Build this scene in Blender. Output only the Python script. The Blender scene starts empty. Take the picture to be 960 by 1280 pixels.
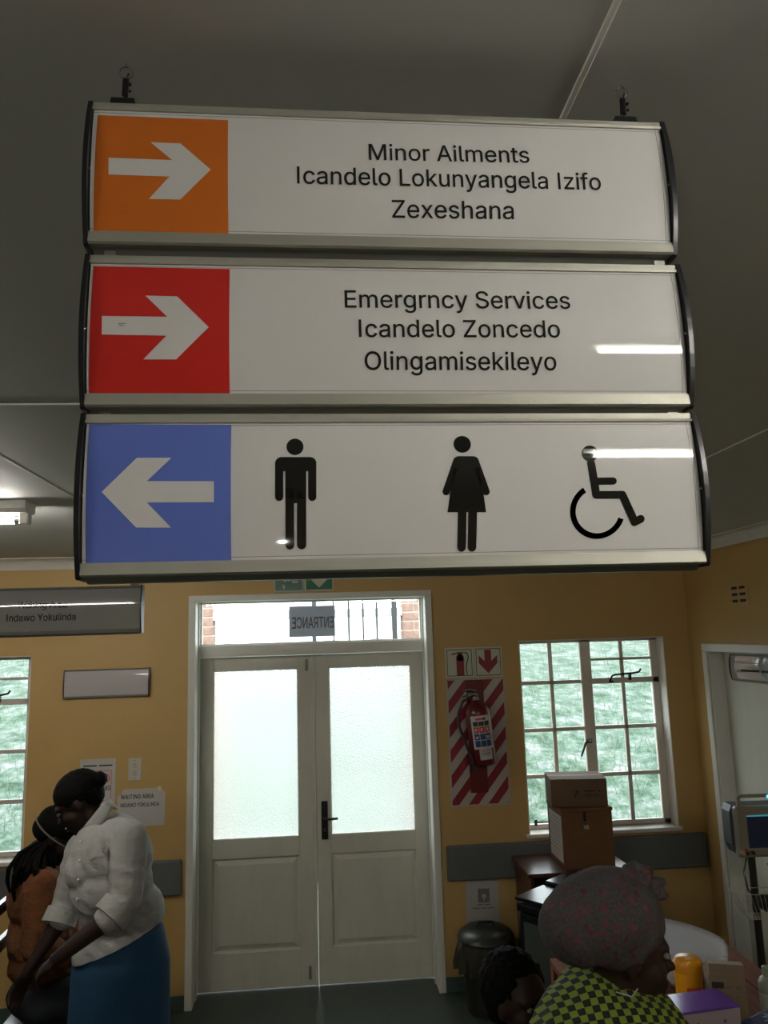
import bpy, bmesh, math, random, os
from mathutils import Vector, Matrix, noise, Euler, geometry
random.seed(7)
PI = math.pi
SC = bpy.context.scene
COL = SC.collection

# ------------------------------------------------------------------ camera
CAM = Vector((-0.0214, -4.9958, 2.1372)); YAW, PIT, ROL, FPX = -.0871, .1604, -.0297, 957.97
_f = Vector((-math.sin(YAW) * math.cos(PIT), math.cos(YAW) * math.cos(PIT), math.sin(PIT)))
_r0 = Vector((math.cos(YAW), math.sin(YAW), 0)); _u0 = _r0.cross(_f)
_r = math.cos(ROL) * _r0 + math.sin(ROL) * _u0; _u = -math.sin(ROL) * _r0 + math.cos(ROL) * _u0
cd = bpy.data.cameras.new('camera'); cam = bpy.data.objects.new('camera', cd); COL.objects.link(cam)
m = Matrix((_r, _u, -_f)).transposed().to_4x4(); m.translation = CAM; cam.matrix_world = m
cd.sensor_fit = 'HORIZONTAL'; cd.sensor_width = 36; cd.lens = FPX * 36 / 960; cd.clip_start = .02
SC.camera = cam


def at(px, py, y=0.0):            # the point of the plane Y = y that the calibrated photograph shows at a pixel
    d = _f + _r * ((px - 480) / FPX) - _u * ((py - 640) / FPX)
    return CAM + d * ((y - CAM.y) / d.y)


# ------------------------------------------------------------------ world, exposure
SC.view_settings.view_transform = 'Standard'; SC.view_settings.look = 'None'
SC.view_settings.exposure = 1.5; SC.view_settings.gamma = 1; SC.view_settings.use_curve_mapping = False
w = bpy.data.worlds.new('overcast_sky'); SC.world = w; w.use_nodes = True
w.node_tree.nodes['Background'].inputs[0].default_value = (.93, 1.0, 1.05, 1)
w.node_tree.nodes['Background'].inputs[1].default_value = 1.8
TUBE = 34.0                       # radiance of the fluorescent tubes


def area(name, loc, rot, sx, sy, energy, portal=False, color=(1, 1, 1)):
    l = bpy.data.lights.new(name, 'AREA'); l.shape = 'RECTANGLE'; l.size = sx; l.size_y = sy; l.energy = energy; l.color = color
    if portal: l.cycles.is_portal = True
    o = bpy.data.objects.new(name, l); COL.objects.link(o); o.location = loc; o.rotation_euler = rot
    return o


area('daylight_portal', (1.762, .26, 1.48), (-PI / 2, 0, 0), .98, 1.2, 1, True)
area('daylight_portal', (-2.293, .26, 1.48), (-PI / 2, 0, 0), .98, 1.2, 1, True)
area('daylight_portal', (-.07, .3, 1.65), (-PI / 2, 0, 0), 1.5, 1.6, 1, True)
# the phone's own light, beside its lens
fl = bpy.data.lights.new('phone_light', 'POINT'); fl.energy = .35; fl.shadow_soft_size = .004; fl.color = (1, .97, .92)
flo = bpy.data.objects.new('phone_light', fl); COL.objects.link(flo); flo.location = CAM - _r * .045 + _u * .012 - _f * .01

# ------------------------------------------------------------------ materials
MATS = {}


def mat(name, col, rough=.6, metal=0, var=0., scale=8., bump=0., bscale=60., coat=0., spec=.5, col2=None, emit=None, es=0., stretch=None):
    if name in MATS: return MATS[name]
    M = bpy.data.materials.new(name); M.use_nodes = True; MATS[name] = M
    nt = M.node_tree; N = nt.nodes; L = nt.links; b = N['Principled BSDF']
    c = (*col, 1)
    b.inputs['Base Color'].default_value = c; b.inputs['Roughness'].default_value = rough
    b.inputs['Metallic'].default_value = metal; b.inputs['Coat Weight'].default_value = coat
    b.inputs['Specular IOR Level'].default_value = spec
    tc = N.new('ShaderNodeTexCoord'); mp = N.new('ShaderNodeMapping'); L.new(tc.outputs['Object'], mp.inputs[0])
    if stretch: mp.inputs['Scale'].default_value = stretch
    if var or col2:
        n = N.new('ShaderNodeTexNoise'); n.inputs['Scale'].default_value = scale; n.inputs['Detail'].default_value = 5
        L.new(mp.outputs[0], n.inputs[0])
        r = N.new('ShaderNodeValToRGB'); L.new(n.outputs[0], r.inputs[0])
        r.color_ramp.elements[0].position = .35; r.color_ramp.elements[1].position = .65
        k = 1 - var
        r.color_ramp.elements[0].color = (*col2, 1) if col2 else (col[0] * k, col[1] * k, col[2] * k, 1)
        r.color_ramp.elements[1].color = c
        L.new(r.outputs[0], b.inputs['Base Color'])
    if bump:
        n = N.new('ShaderNodeTexNoise'); n.inputs['Scale'].default_value = bscale; n.inputs['Detail'].default_value = 4
        L.new(mp.outputs[0], n.inputs[0])
        B = N.new('ShaderNodeBump'); B.inputs['Strength'].default_value = bump; B.inputs['Distance'].default_value = .01
        L.new(n.outputs[0], B.inputs['Height']); L.new(B.outputs[0], b.inputs['Normal'])
    if emit:
        b.inputs['Emission Color'].default_value = (*emit, 1); b.inputs['Emission Strength'].default_value = es
    return M


WALL = mat('ochre_wall_paint', (.51, .33, .112), .55, var=.07, scale=2.2, bump=.06, bscale=90)
CEIL = mat('ceiling_board_paint', (.52, .52, .49), .7, var=.06, scale=1.5, bump=.05, bscale=40)
STRIP = mat('cover_strip_paint', (.74, .73, .68), .5)
CORN = mat('cornice_paint', (.62, .59, .52), .6, var=.05)
FLOOR = mat('green_vinyl_floor', (.045, .062, .05), .35, var=.25, scale=14, bump=.03)
SKIRT = mat('green_skirting', (.05, .085, .07), .45, var=.1)
BUMPER = mat('grey_bumper_vinyl', (.115, .122, .118), .6, var=.08, scale=3, bump=.05, bscale=200)
DOORP = mat('cream_door_paint', (.60, .59, .50), .38, var=.05, scale=3, bump=.04, bscale=30, stretch=(6, 6, 1))
WHITEP = mat('white_frame_paint', (.68, .67, .60), .4, var=.05, scale=4)
STEELW = mat('cream_steel_window_paint', (.64, .60, .52), .45, var=.06)
REVEAL = mat('white_reveal_paint', (.74, .70, .64), .5, var=.04)
BLACK = mat('black_metal', (.012, .012, .012), .35, metal=.3)
BLKPL = mat('black_plastic', (.012, .013, .015), .3, var=.1)
ALU = mat('brushed_aluminium', (.42, .415, .35), .5, metal=.5, var=.08, scale=30, stretch=(.1, 1, 8))
ALUD = mat('dark_aluminium', (.32, .32, .29), .45, metal=.8)
RAILD = mat('grey_rail', (.13, .125, .115), .6, metal=.2)
SIGNW = mat('glossy_white_sign_face', (.64, .635, .61), .035, var=.015, scale=6)
SIGNG = mat('lilac_white_sign_face', (.48, .45, .45), .04)
SIGND = mat('grey_sign_face', (.30, .30, .285), .04)
ORANGE = mat('orange_print', (.60, .15, .018), .035, var=.03, scale=4)
RED = mat('red_print', (.56, .028, .022), .035, var=.03)
BLUE = mat('periwinkle_print', (.12, .18, .56), .035, var=.05)
INK = mat('black_print', (.014, .014, .012), .035)
MARGIN = mat('grey_edge_line', (.28, .28, .27), .2)
CHROME = mat('chrome', (.8, .8, .78), .12, metal=1)
PAPER = mat('white_paper', (.50, .475, .45), .8, var=.05, scale=10)
PAPERG = mat('grey_paper', (.42, .40, .38), .8, var=.05)
PINK = mat('faded_red_print', (.55, .12, .13), .7)
INKM = mat('matte_ink', (.02, .02, .02), .7)
INKG = mat('faded_ink', (.16, .15, .14), .7)


def glass_mat(name, tint=(1, 1, 1), refl=1.):
    M = bpy.data.materials.new(name); M.use_nodes = True; nt = M.node_tree; N = nt.nodes; L = nt.links
    N.remove(N['Principled BSDF']); out = N['Material Output']
    t = N.new('ShaderNodeBsdfTransparent'); t.inputs[0].default_value = (*tint, 1)
    g = N.new('ShaderNodeBsdfGlossy'); g.inputs['Roughness'].default_value = .01
    fr = N.new('ShaderNodeFresnel'); fr.inputs[0].default_value = 1.5
    mx = N.new('ShaderNodeMixShader'); L.new(fr.outputs[0], mx.inputs[0]); L.new(t.outputs[0], mx.inputs[1]); L.new(g.outputs[0], mx.inputs[2])
    L.new(mx.outputs[0], out.inputs[0]); MATS[name] = M
    return M


GLASS = glass_mat('clear_window_glass', (.93, .97, .95))


def frosted():
    M = bpy.data.materials.new('obscure_pebbled_glass'); M.use_nodes = True; nt = M.node_tree; N = nt.nodes; L = nt.links
    N.remove(N['Principled BSDF']); out = N['Material Output']
    tc = N.new('ShaderNodeTexCoord')
    v = N.new('ShaderNodeTexVoronoi'); v.inputs['Scale'].default_value = 130; v.feature = 'SMOOTH_F1'; L.new(tc.outputs['Object'], v.inputs[0])
    B = N.new('ShaderNodeBump'); B.inputs['Strength'].default_value = .6; B.inputs['Distance'].default_value = .006; L.new(v.outputs['Distance'], B.inputs['Height'])
    tr = N.new('ShaderNodeBsdfTranslucent'); tr.inputs[0].default_value = (.86, .87, .84, 1); L.new(B.outputs[0], tr.inputs['Normal'])
    rf = N.new('ShaderNodeBsdfRefraction'); rf.inputs['Roughness'].default_value = .24; rf.inputs['IOR'].default_value = 1.3; rf.inputs[0].default_value = (.85, .88, .85, 1); L.new(B.outputs[0], rf.inputs['Normal'])
    m1 = N.new('ShaderNodeMixShader'); m1.inputs[0].default_value = .70; L.new(tr.outputs[0], m1.inputs[1]); L.new(rf.outputs[0], m1.inputs[2])
    g = N.new('ShaderNodeBsdfGlossy'); g.inputs['Roughness'].default_value = .15; L.new(B.outputs[0], g.inputs['Normal'])
    m2 = N.new('ShaderNodeMixShader'); m2.inputs[0].default_value = .05; L.new(m1.outputs[0], m2.inputs[1]); L.new(g.outputs[0], m2.inputs[2])
    L.new(m2.outputs[0], out.inputs[0])
    return M


FROST = frosted()


# ------------------------------------------------------------------ helpers
def tag(o, label=None, cat=None, group=None, kind=None):
    if label: o['label'] = label
    if cat: o['category'] = cat
    if group: o['group'] = group
    if kind: o['kind'] = kind
    return o


def link_mesh(name, me, parent=None, M=None, smooth=False):
    o = bpy.data.objects.new(name, me); COL.objects.link(o)
    if M: me.materials.clear(); me.materials.append(M)
    if smooth:
        for p in me.polygons: p.use_smooth = True
    if parent: o.parent = parent
    return o


def empty(name, loc=(0, 0, 0), rz=0., parent=None):
    o = bpy.data.objects.new(name, None); COL.objects.link(o); o.location = loc; o.rotation_euler = (0, 0, rz); o.empty_display_size = .05
    if parent: o.parent = parent
    return o


class MB:
    def __init__(s): s.bm = bmesh.new()

    def box(s, lo, hi, bev=0., rot=None, seg=1):
        lo = Vector(lo); hi = Vector(hi); c = (lo + hi) / 2; d = hi - lo
        b = bmesh.new(); bmesh.ops.create_cube(b, size=1)
        for v in b.verts: v.co = Vector((v.co.x * d.x, v.co.y * d.y, v.co.z * d.z))
        if bev: bmesh.ops.bevel(b, geom=b.edges[:], offset=min(bev, .49 * min(abs(x) for x in d)), segments=seg, profile=.5, affect='EDGES')
        T = Matrix.Translation(c) @ (rot.to_4x4() if rot else Matrix())
        bmesh.ops.transform(b, matrix=T, verts=b.verts); s.add(b); return s

    def add(s, b):
        me = bpy.data.meshes.new('t'); b.to_mesh(me); b.free(); s.bm.from_mesh(me); bpy.data.meshes.remove(me); return s

    def tube(s, pts, r, n=10, closed=False, cap=True):
        pts = [Vector(p) for p in pts]; k = len(pts); rr = r if isinstance(r, (list, tuple)) else [r] * k
        rings = []; prev = None
        for i, p in enumerate(pts):
            if closed: t = pts[(i + 1) % k] - pts[i - 1]
            else: t = pts[min(i + 1, k - 1)] - pts[max(i - 1, 0)]
            t.normalize()
            if prev is None: a = t.orthogonal().normalized()
            else:
                a = prev - t * prev.dot(t)
                a = a.normalized() if a.length > 1e-6 else t.orthogonal().normalized()
            prev = a; bb = t.cross(a)
            rings.append([s.bm.verts.new(p + (a * math.cos(2 * PI * j / n) + bb * math.sin(2 * PI * j / n)) * rr[i]) for j in range(n)])
        for i in range(k if closed else k - 1):
            A, B = rings[i], rings[(i + 1) % k]
            for j in range(n): s.bm.faces.new((A[j], A[(j + 1) % n], B[(j + 1) % n], B[j]))
        if cap and not closed: s.bm.faces.new(rings[0][::-1]); s.bm.faces.new(rings[-1])
        return s

    def lathe(s, prof, c=(0, 0, 0), n=28, sx=1., sy=1.):      # prof: (r, z)
        c = Vector(c); rings = []
        for r, z in prof:
            rings.append([s.bm.verts.new(c + Vector((r * sx * math.cos(2 * PI * j / n), r * sy * math.sin(2 * PI * j / n), z))) for j in range(n)])
        for A, B in zip(rings, rings[1:]):
            for j in range(n): s.bm.faces.new((A[j], A[(j + 1) % n], B[(j + 1) % n], B[j]))
        s.bm.faces.new(rings[0][::-1]); s.bm.faces.new(rings[-1]); return s

    def prism(s, poly, axis, a, b):                           # polygon extruded along an axis from a to b
        def mk(p, t):
            if axis == 'x': return Vector((t, p[0], p[1]))
            if axis == 'y': return Vector((p[0], t, p[1]))
            return Vector((p[0], p[1], t))
        A = [s.bm.verts.new(mk(p, a)) for p in poly]; B = [s.bm.verts.new(mk(p, b)) for p in poly]; n = len(poly)
        s.bm.faces.new(A); s.bm.faces.new(B[::-1])
        for i in range(n): s.bm.faces.new((A[i], B[i], B[(i + 1) % n], A[(i + 1) % n]))
        return s

    def sphere(s, c, r, n=16, rot=None):
        r = Vector(r) if not isinstance(r, (int, float)) else Vector((r, r, r))
        b = bmesh.new(); bmesh.ops.create_uvsphere(b, u_segments=n, v_segments=max(6, n // 2 + 2), radius=1)
        for v in b.verts: v.co = Vector((v.co.x * r.x, v.co.y * r.y, v.co.z * r.z))
        T = Matrix.Translation(Vector(c)) @ (rot.to_4x4() if rot else Matrix())
        bmesh.ops.transform(b, matrix=T, verts=b.verts); return s.add(b)

    def face(s, pts): s.bm.faces.new([s.bm.verts.new(Vector(p)) for p in pts]); return s

    def build(s, name, M, parent=None, smooth=False):
        bmesh.ops.recalc_face_normals(s.bm, faces=s.bm.faces[:])
        me = bpy.data.meshes.new(name); s.bm.to_mesh(me); s.bm.free()
        o = link_mesh(name, me, parent, M)
        if smooth:
            for p in me.polygons: p.use_smooth = True
            if smooth != 'all':
                me.update()
                import math as _m
                try: me.set_sharp_from_angle(angle=.7)
                except Exception: pass
        return o


def box(name, lo, hi, M, parent=None, bev=0., **k): return MB().box(lo, hi, bev).build(name, M, parent)


def copy_tree(o, parent=None):
    c = o.copy(); COL.objects.link(c); c.parent = parent
    if parent: c.matrix_parent_inverse = o.matrix_parent_inverse.copy()
    for ch in [x for x in list(bpy.data.objects) if x.parent == o]: copy_tree(ch, c)
    return c


# --- print: flat shapes in (u, v), v downward, laid on a surface S(u, v)
def lay(name, bm, S, M, parent, cuts=(), th=0):
    for v in cuts:
        g = bm.verts[:] + bm.edges[:] + bm.faces[:]
        bmesh.ops.bisect_plane(bm, geom=g, plane_co=(0, v, 0), plane_no=(0, 1, 0))
    ns = []
    for v in bm.verts:
        x, y = v.co.x, v.co.y; p = S(x, y); n_ = (S(x + 1e-4, y) - p).cross(S(x, y + 1e-4) - p).normalized()
        v.co = p; ns.append(n_)
    bm.normal_update()
    fn = sum((f.normal * f.calc_area() for f in bm.faces), Vector())
    if ns and fn.dot(ns[0]) < 0: bmesh.ops.reverse_faces(bm, faces=bm.faces[:])
    me = bpy.data.meshes.new(name); bm.to_mesh(me); bm.free()
    if len(cuts) or name == 'lettering': me.normals_split_custom_set_from_vertices(ns)
    return link_mesh(name, me, parent, M)


def poly_bm(polys):
    bm = bmesh.new()
    for p in polys:
        f = bm.faces.new([bm.verts.new((x, y, 0)) for x, y in p])
    bm.normal_update(); bmesh.ops.triangulate(bm, faces=bm.faces[:]); bmesh.ops.recalc_face_normals(bm, faces=bm.faces[:])
    return bm


def circ(cx, cy, r, n=28, a0=0, a1=2 * PI): return [(cx + r * math.cos(a0 + (a1 - a0) * i / n), cy + r * math.sin(a0 + (a1 - a0) * i / n)) for i in range(n)]


def caps(x0, y0, x1, y1, r, n=10):
    a = math.atan2(y1 - y0, x1 - x0)
    return [(x1 + r * math.cos(a - PI / 2 + PI * i / n), y1 + r * math.sin(a - PI / 2 + PI * i / n)) for i in range(n + 1)] + \
           [(x0 + r * math.cos(a + PI / 2 + PI * i / n), y0 + r * math.sin(a + PI / 2 + PI * i / n)) for i in range(n + 1)]


def arcs(cx, cy, ro, ri, a0, a1, n=40):
    out = []
    for i in range(n):
        p, q = a0 + (a1 - a0) * i / n, a0 + (a1 - a0) * (i + 1) / n
        out.append([(cx + ro * math.cos(p), cy + ro * math.sin(p)), (cx + ro * math.cos(q), cy + ro * math.sin(q)),
                    (cx + ri * math.cos(q), cy + ri * math.sin(q)), (cx + ri * math.cos(p), cy + ri * math.sin(p))])
    return out


def rect(x0, y0, x1, y1): return [(x0, y0), (x1, y0), (x1, y1), (x0, y1)]


try:
    FONT = bpy.data.fonts.load(os.path.join(bpy.utils.system_resource('DATAFILES'), 'fonts', 'Inter.woff2'))
except Exception:
    FONT = None


def text_mesh(s, bold=0.):
    """filled glyph outlines; bold pushes every outline outwards (in em)"""
    cu = bpy.data.curves.new('t', 'FONT'); cu.body = s.replace('I', '|')      # this face's capital I has serifs, the sign's has none: a plain bar, cut to cap height below
    if FONT: cu.font = FONT
    cu.resolution_u = 4; cu.fill_mode = 'NONE'
    o = bpy.data.objects.new('t', cu); COL.objects.link(o)
    dg = bpy.context.evaluated_depsgraph_get(); me = bpy.data.meshes.new_from_object(o.evaluated_get(dg))
    bpy.data.objects.remove(o); bpy.data.curves.remove(cu)
    nxt = {e.vertices[0]: e.vertices[1] for e in me.edges}; V = [v.co.to_2d() for v in me.vertices]
    bpy.data.meshes.remove(me)
    loops = []; seen = set()
    for a in list(nxt):
        if a in seen: continue
        lp = []; k = a
        while k in nxt and k not in seen: seen.add(k); lp.append(k); k = nxt[k]
        q = []
        for k in lp:
            if not q or (V[k] - q[-1]).length > 1e-5: q.append(V[k])
        if len(q) > 2: loops.append(q)
    if 'I' in s:
        for q in loops:
            ys_ = [p.y for p in q]; xs_ = [p.x for p in q]; w_ = max(xs_) - min(xs_)
            if len(q) <= 5 and max(ys_) - min(ys_) > 6 * w_ and min(ys_) < -.05 * CAPH:
                lo, hi, cx_ = min(ys_), max(ys_), (max(xs_) + min(xs_)) / 2
                for p in q: p.y = (p.y - lo) / (hi - lo) * CAPH; p.x = cx_ + (p.x - cx_) * .125 * CAPH / w_
    area = lambda q: sum(q[i - 1].x * q[i].y - q[i].x * q[i - 1].y for i in range(len(q))) / 2
    sg = 1 if area(max(loops, key=lambda q: abs(area(q)))) > 0 else -1
    pts = []; edges = []
    for q in loops:
        n = len(q); base = len(pts)
        for i in range(n):
            d1 = (q[i] - q[i - 1]).normalized(); d2 = (q[(i + 1) % n] - q[i]).normalized()
            nn = Vector((d1.y + d2.y, -d1.x - d2.x))
            if nn.length > 1e-6: nn = nn.normalized() / max(.5, math.sqrt(max(0, (1 + d1.dot(d2)) / 2)))
            pts.append(q[i] + nn * sg * bold); edges.append((base + i, base + (i + 1) % n))
    vo, eo, fo = geometry.delaunay_2d_cdt(pts, edges, [], 1, 1e-6)[:3]
    ed = [(pts[a], pts[b]) for a, b in edges]

    def wind(c):
        w = 0
        for a, b in ed:
            if (a.y > c.y) != (b.y > c.y) and a.x + (c.y - a.y) * (b.x - a.x) / (b.y - a.y) > c.x: w += 1 if b.y > a.y else -1
        return w
    fo = [f for f in fo if wind(sum((vo[i] for i in f), Vector((0, 0))) / len(f)) != 0]
    me = bpy.data.meshes.new('t'); me.from_pydata([(p.x, p.y, 0) for p in vo], [], [list(f) for f in fo])
    return me


_H = text_mesh('H'); CAPH = max(v.co.y for v in _H.vertices)


def text(name, s, u0, u1, vb, cap, S, M, parent, cuts=(), bold=0., mirror=False, vb2=None):
    if bold == 0.: bold = .005
    me = text_mesh(s, bold); xs = [v.co.x for v in me.vertices]; a, b = min(xs), max(xs)
    bm = bmesh.new(); bm.from_mesh(me); bpy.data.meshes.remove(me)
    for v in bm.verts:
        t = (v.co.x - a) / (b - a)
        base = vb + ((vb2 - vb) * t if vb2 is not None else 0)
        if mirror: t = 1 - t
        v.co = Vector((u0 + (u1 - u0) * t, base - v.co.y / CAPH * cap, 0))
    return lay(name, bm, S, M, parent, cuts)



def small_print(name, words, u0, u1, vb, cap, S, M, parent, cuts=(), bold=0.):
    """print too small to read in the photograph: one dash per word"""
    n = sum(words) + len(words) - 1; k = (u1 - u0) / n; polys = []; u = u0
    for w_ in words: polys.append(rect(u, vb - cap * .8, u + w_ * k, vb - cap * .1)); u += (w_ + 1) * k
    return lay(name, poly_bm(polys), S, M, parent, cuts)


# ------------------------------------------------------------------ room shell
X0, X1, YB, ZC = -4.3, 2.43, -9.6, 2.683
fl_ = box('floor', (X0 - .3, YB - .3, -.1), (X1 + .3, .3, 0), FLOOR); tag(fl_, kind='structure')
tag(box('ceiling', (X0 - .3, YB - .3, ZC + .012), (X1 + .3, .3, ZC + .12), CEIL), kind='structure')
ceil = bpy.data.objects['ceiling']
xs = [X0, -3.35, -2.13, -.93, .248, 1.25, X1]; ys = [0, -3.25, -6.25, YB]
ys_right = [0, -4.95, YB]
for i in range(len(xs) - 1):
    yy_ = ys if xs[i] < .2 else ys_right
    for j in range(len(yy_) - 1):
        box('ceiling_board', (xs[i] + .002, yy_[j + 1] + .002, ZC), (xs[i + 1] - .002, yy_[j] - .002, ZC + .0125), CEIL, ceil, .001)
for x in xs[1:-1]: box('cover_strip', (x - .0035, YB, ZC - .002), (x + .0035, 0, ZC + .001), STRIP, ceil, .001)
for y in ys[1:-1]: box('cover_strip', (X0, y - .005, ZC - .0028), (.2445, y + .005, ZC + .001), STRIP, ceil, .001)
box('cover_strip', (.2515, -4.955, ZC - .0028), (X1, -4.945, ZC + .001), STRIP, ceil, .001)

# back wall with openings: door, two windows
WX0, WX1, WZ0, WZ1 = 1.272, 2.252, .879, 2.081
LXS = -4.055                                  # offset of the left window
DX0, DX1, DZ = -.82, .678, 2.40
mb = MB(); t = .24
L0, L1 = WX0 + LXS, WX1 + LXS
mb.box((X0 - .3, 0, 0), (L0, t, ZC)); mb.box((L0, 0, 0), (L1, t, WZ0)); mb.box((L0, 0, WZ1), (L1, t, ZC))
mb.box((L1, 0, 0), (DX0, t, ZC)); mb.box((DX0, 0, DZ), (DX1, t, ZC)); mb.box((DX1, 0, 0), (WX0, t, ZC))
mb.box((WX0, 0, 0), (WX1, t, WZ0)); mb.box((WX0, 0, WZ1), (WX1, t, ZC)); mb.box((WX1, 0, 0), (X1 + .3, t, ZC))
tag(mb.build('wall_back', WALL), kind='structure')
# right wall with door opening y -.235 .. -1.14
RY0, RY1, RZ = -.235, -1.10, 1.995
mb = MB()
mb.box((X1, RY0, 0), (X1 + .22, .0, ZC)); mb.box((X1, RY1, RZ), (X1 + .22, RY0, ZC)); mb.box((X1, YB, 0), (X1 + .22, RY1, ZC))
tag(mb.build('wall_right', WALL), kind='structure')
tag(box('wall_left', (X0 - .2, YB, 0), (X0, 0, ZC), WALL), kind='structure')
tag(box('wall_front', (X0 - .2, YB - .2, 0), (X1 + .2, YB, ZC), WALL), kind='structure')


def cove(n=8):
    c = .075; pts = [(0, 0), (.006, 0), (.006, .006)]
    for i in range(n + 1):
        a = i / n * PI / 2; pts.append((.006 + (c - .012) * (1 - math.cos(a)), .006 + (c - .012) * math.sin(a)))
    pts += [(c, c - .006), (c, c), (0, c)]
    return pts


ct = cove(); zc0 = ZC - .075 + .022
zc0 = 2.6296 - .018
cs = [(-d, zc0 + h * (ZC - zc0) / .075) for d, h in ct]
tag(MB().prism(cs, 'x', X0, X1).build('trim_1', CORN), kind='structure')
cs2 = [(X1 - d, zc0 + h * (ZC - zc0) / .075) for d, h in ct]
tag(MB().prism(cs2, 'y', YB, -.001).build('trim_2', CORN), kind='structure')
# skirtings and bumper rails
tag(MB().box((X0, -.012, 0), (-.85, 0, .085), .003).box((.707, -.012, 0), (X1, 0, .085), .003).build('baseboard_back', SKIRT), kind='structure')
tag(MB().box((X1 - .012, -.18, 0), (X1, -.012, .085), .003).box((X1 - .012, YB, 0), (X1, -1.16, .085), .003).build('baseboard_right', SKIRT), kind='structure')
tag(MB().box((X0, -.03, .642), (-.872, -.0, .846), .012, seg=3).build('trim_3', BUMPER), kind='structure')
tag(MB().box((.738, -.03, .632), (2.415, -.0, .842), .012, seg=3).build('trim_4', BUMPER), kind='structure')


# ------------------------------------------------------------------ windows
def window(name, ox):
    W = empty(name, (ox, 0, 0)); tag(W, kind='structure')
    y = .10
    box('window_sill', (WX0 - .02, -.02, WZ0 - .022), (WX1 + .015, .0995, WZ0 + .002), REVEAL, W, .004)
    box('outer_sill', (WX0 + .002, .1, WZ0 - .02), (WX1 - .002, .26, WZ0), REVEAL, W)
    mb = MB(); e = .006
    mb.box((WX0, -.001, WZ0), (WX0 + e, t, WZ1)).box((WX1 - e, -.001, WZ0), (WX1, t, WZ1)).box((WX0, -.001, WZ1 - e), (WX1, t, WZ1))
    mb.build('reveal_lining', REVEAL, W)
    x0, x1, z0, z1 = WX0 + e, WX1 - e, WZ0 + .002, WZ1 - e
    mb = MB(); f = .028
    mb.box((x0, y, z0), (x0 + .022, y + .03, z1), .003).box((x1 - .046, y, z0), (x1, y + .03, z1), .003)
    mb.box((x0, y, z0), (x1, y + .03, z0 + .03), .003).box((x0, y, z1 - .018), (x1, y + .03, z1), .003)
    mb.box((1.712, y, z0), (1.785, y + .034, z1), .004)      # mullion
    mb.box((1.785, y, 1.781), (x1, y + .03, 1.818), .003)    # hopper transom
    mb.build('window_frame', STEELW, W)
    def bar(a, b): box('glazing_bar', a, b, STEELW, W, .003)
    yy, yz = y + .004, y + .024
    bar((1.496, yy, z0 + .03), (1.522, yz, z1 - .018)); bar((1.985, yy, z0 + .03), (2.010, yz, 1.781)); bar((1.985, yy, 1.818), (2.010, yz, z1 - .018))
    for z in (1.800, 1.497, 1.205): bar((x0 + .02, yy, z - .0125), (1.712, yz, z + .0125))
    for z in (1.941,): bar((1.785, yy, z - .0085), (x1 - .04, yz, z + .0085))
    for z in (1.499, 1.200): bar((1.785, yy, z - .0125), (x1 - .04, yz, z + .0125))
    cols_l = [(x0 + .022, 1.496), (1.522, 1.712)]; cols_r = [(1.785, 1.985), (2.010, x1 - .046)]
    rows_l = [z0 + .03, 1.205, 1.497, 1.800, z1 - .018]; rows_r = [z0 + .03, 1.200, 1.499, 1.800, 1.941, z1 - .018]
    for cols, rows in ((cols_l, rows_l), (cols_r, rows_r)):
        for a, b in cols:
            for c, d in zip(rows, rows[1:]):
                MB().face([(a, y + .014, c), (b, y + .014, c), (b, y + .014, d), (a, y + .014, d)]).build('pane', GLASS, W)
    # fittings: hopper stay, casement handle, bottom peg stay
    mb = MB()
    mb.tube([(1.905, y - .002, 1.800), (1.915, y - .02, 1.832), (1.93, y - .03, 1.838), (2.06, y - .035, 1.846), (2.095, y - .035, 1.852), (2.11, y - .035, 1.872)], .0065, 8)
    mb.box((1.895, y - .012, 1.787), (1.925, y, 1.80), .002).box((2.03, y - .03, 1.80), (2.045, y, 1.85), .003)
    mb.build('window_stay', BLACK, W)
    mb = MB()
    mb.box((1.712, y - .01, 1.405), (1.752, y, 1.428), .003).tube([(1.74, y - .012, 1.417), (1.72, y - .03, 1.42), (1.70, y - .034, 1.41), (1.665, y - .03, 1.325)], [.008, .009, .008, .006], 8)
    mb.build('window_handle', BLACK, W)
    mb = MB()
    mb.tube([(1.33, y - .012, .928), (1.45, y - .014, .926), (1.50, y - .014, .926)], .005, 8).box((1.335, y - .018, .905), (1.35, y, .945), .002)
    mb.build('peg_stay', BLACK, W)
    return W


window('window_1', 0); window('window_2', LXS)

# ------------------------------------------------------------------ entrance double door
D = empty('door_1', (0, 0, 0)); tag(D, kind='structure')
mb = MB()
IX0, IX1 = -.806, .664
for a, b in ((-.849, IX0), (IX1, .707)): mb.box((a, -.012, 0), (b, .0, 2.3875), .003)
mb.box((-.849, -.012, 2.388), (.707, .0, 2.4257), .003)
mb.box((-.820, 0, 0), (-.806, .24, 2.40), .0).box((.664, 0, 0), (.678, .24, 2.40)).box((-.82, 0, 2.388), (.678, .24, 2.40))
mb.box((-.806, .115, 0), (-.798, .135, 2.388), .002).box((.656, .115, 0), (.664, .135, 2.388), .002)
mb.build('door_frame', WHITEP, D)
box('transom_bar', (IX0, .13, 2.032), (IX1, .24, 2.108), WHITEP, D, .004)
MB().face([(IX0, .215, 2.108), (IX1, .215, 2.108), (IX1, .215, 2.388), (IX0, .215, 2.388)]).build('transom_pane', GLASS, D)
mb = MB().box((IX0, .195, 2.108), (IX0 + .012, .235, 2.388), .002).box((IX1 - .012, .195, 2.108), (IX1, .235, 2.388), .002)
mb.box((IX0, .195, 2.108), (IX1, .235, 2.117), .002).box((IX0, .195, 2.379), (IX1, .235, 2.388), .002); mb.build('glazing_bead', WHITEP, D)


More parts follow.
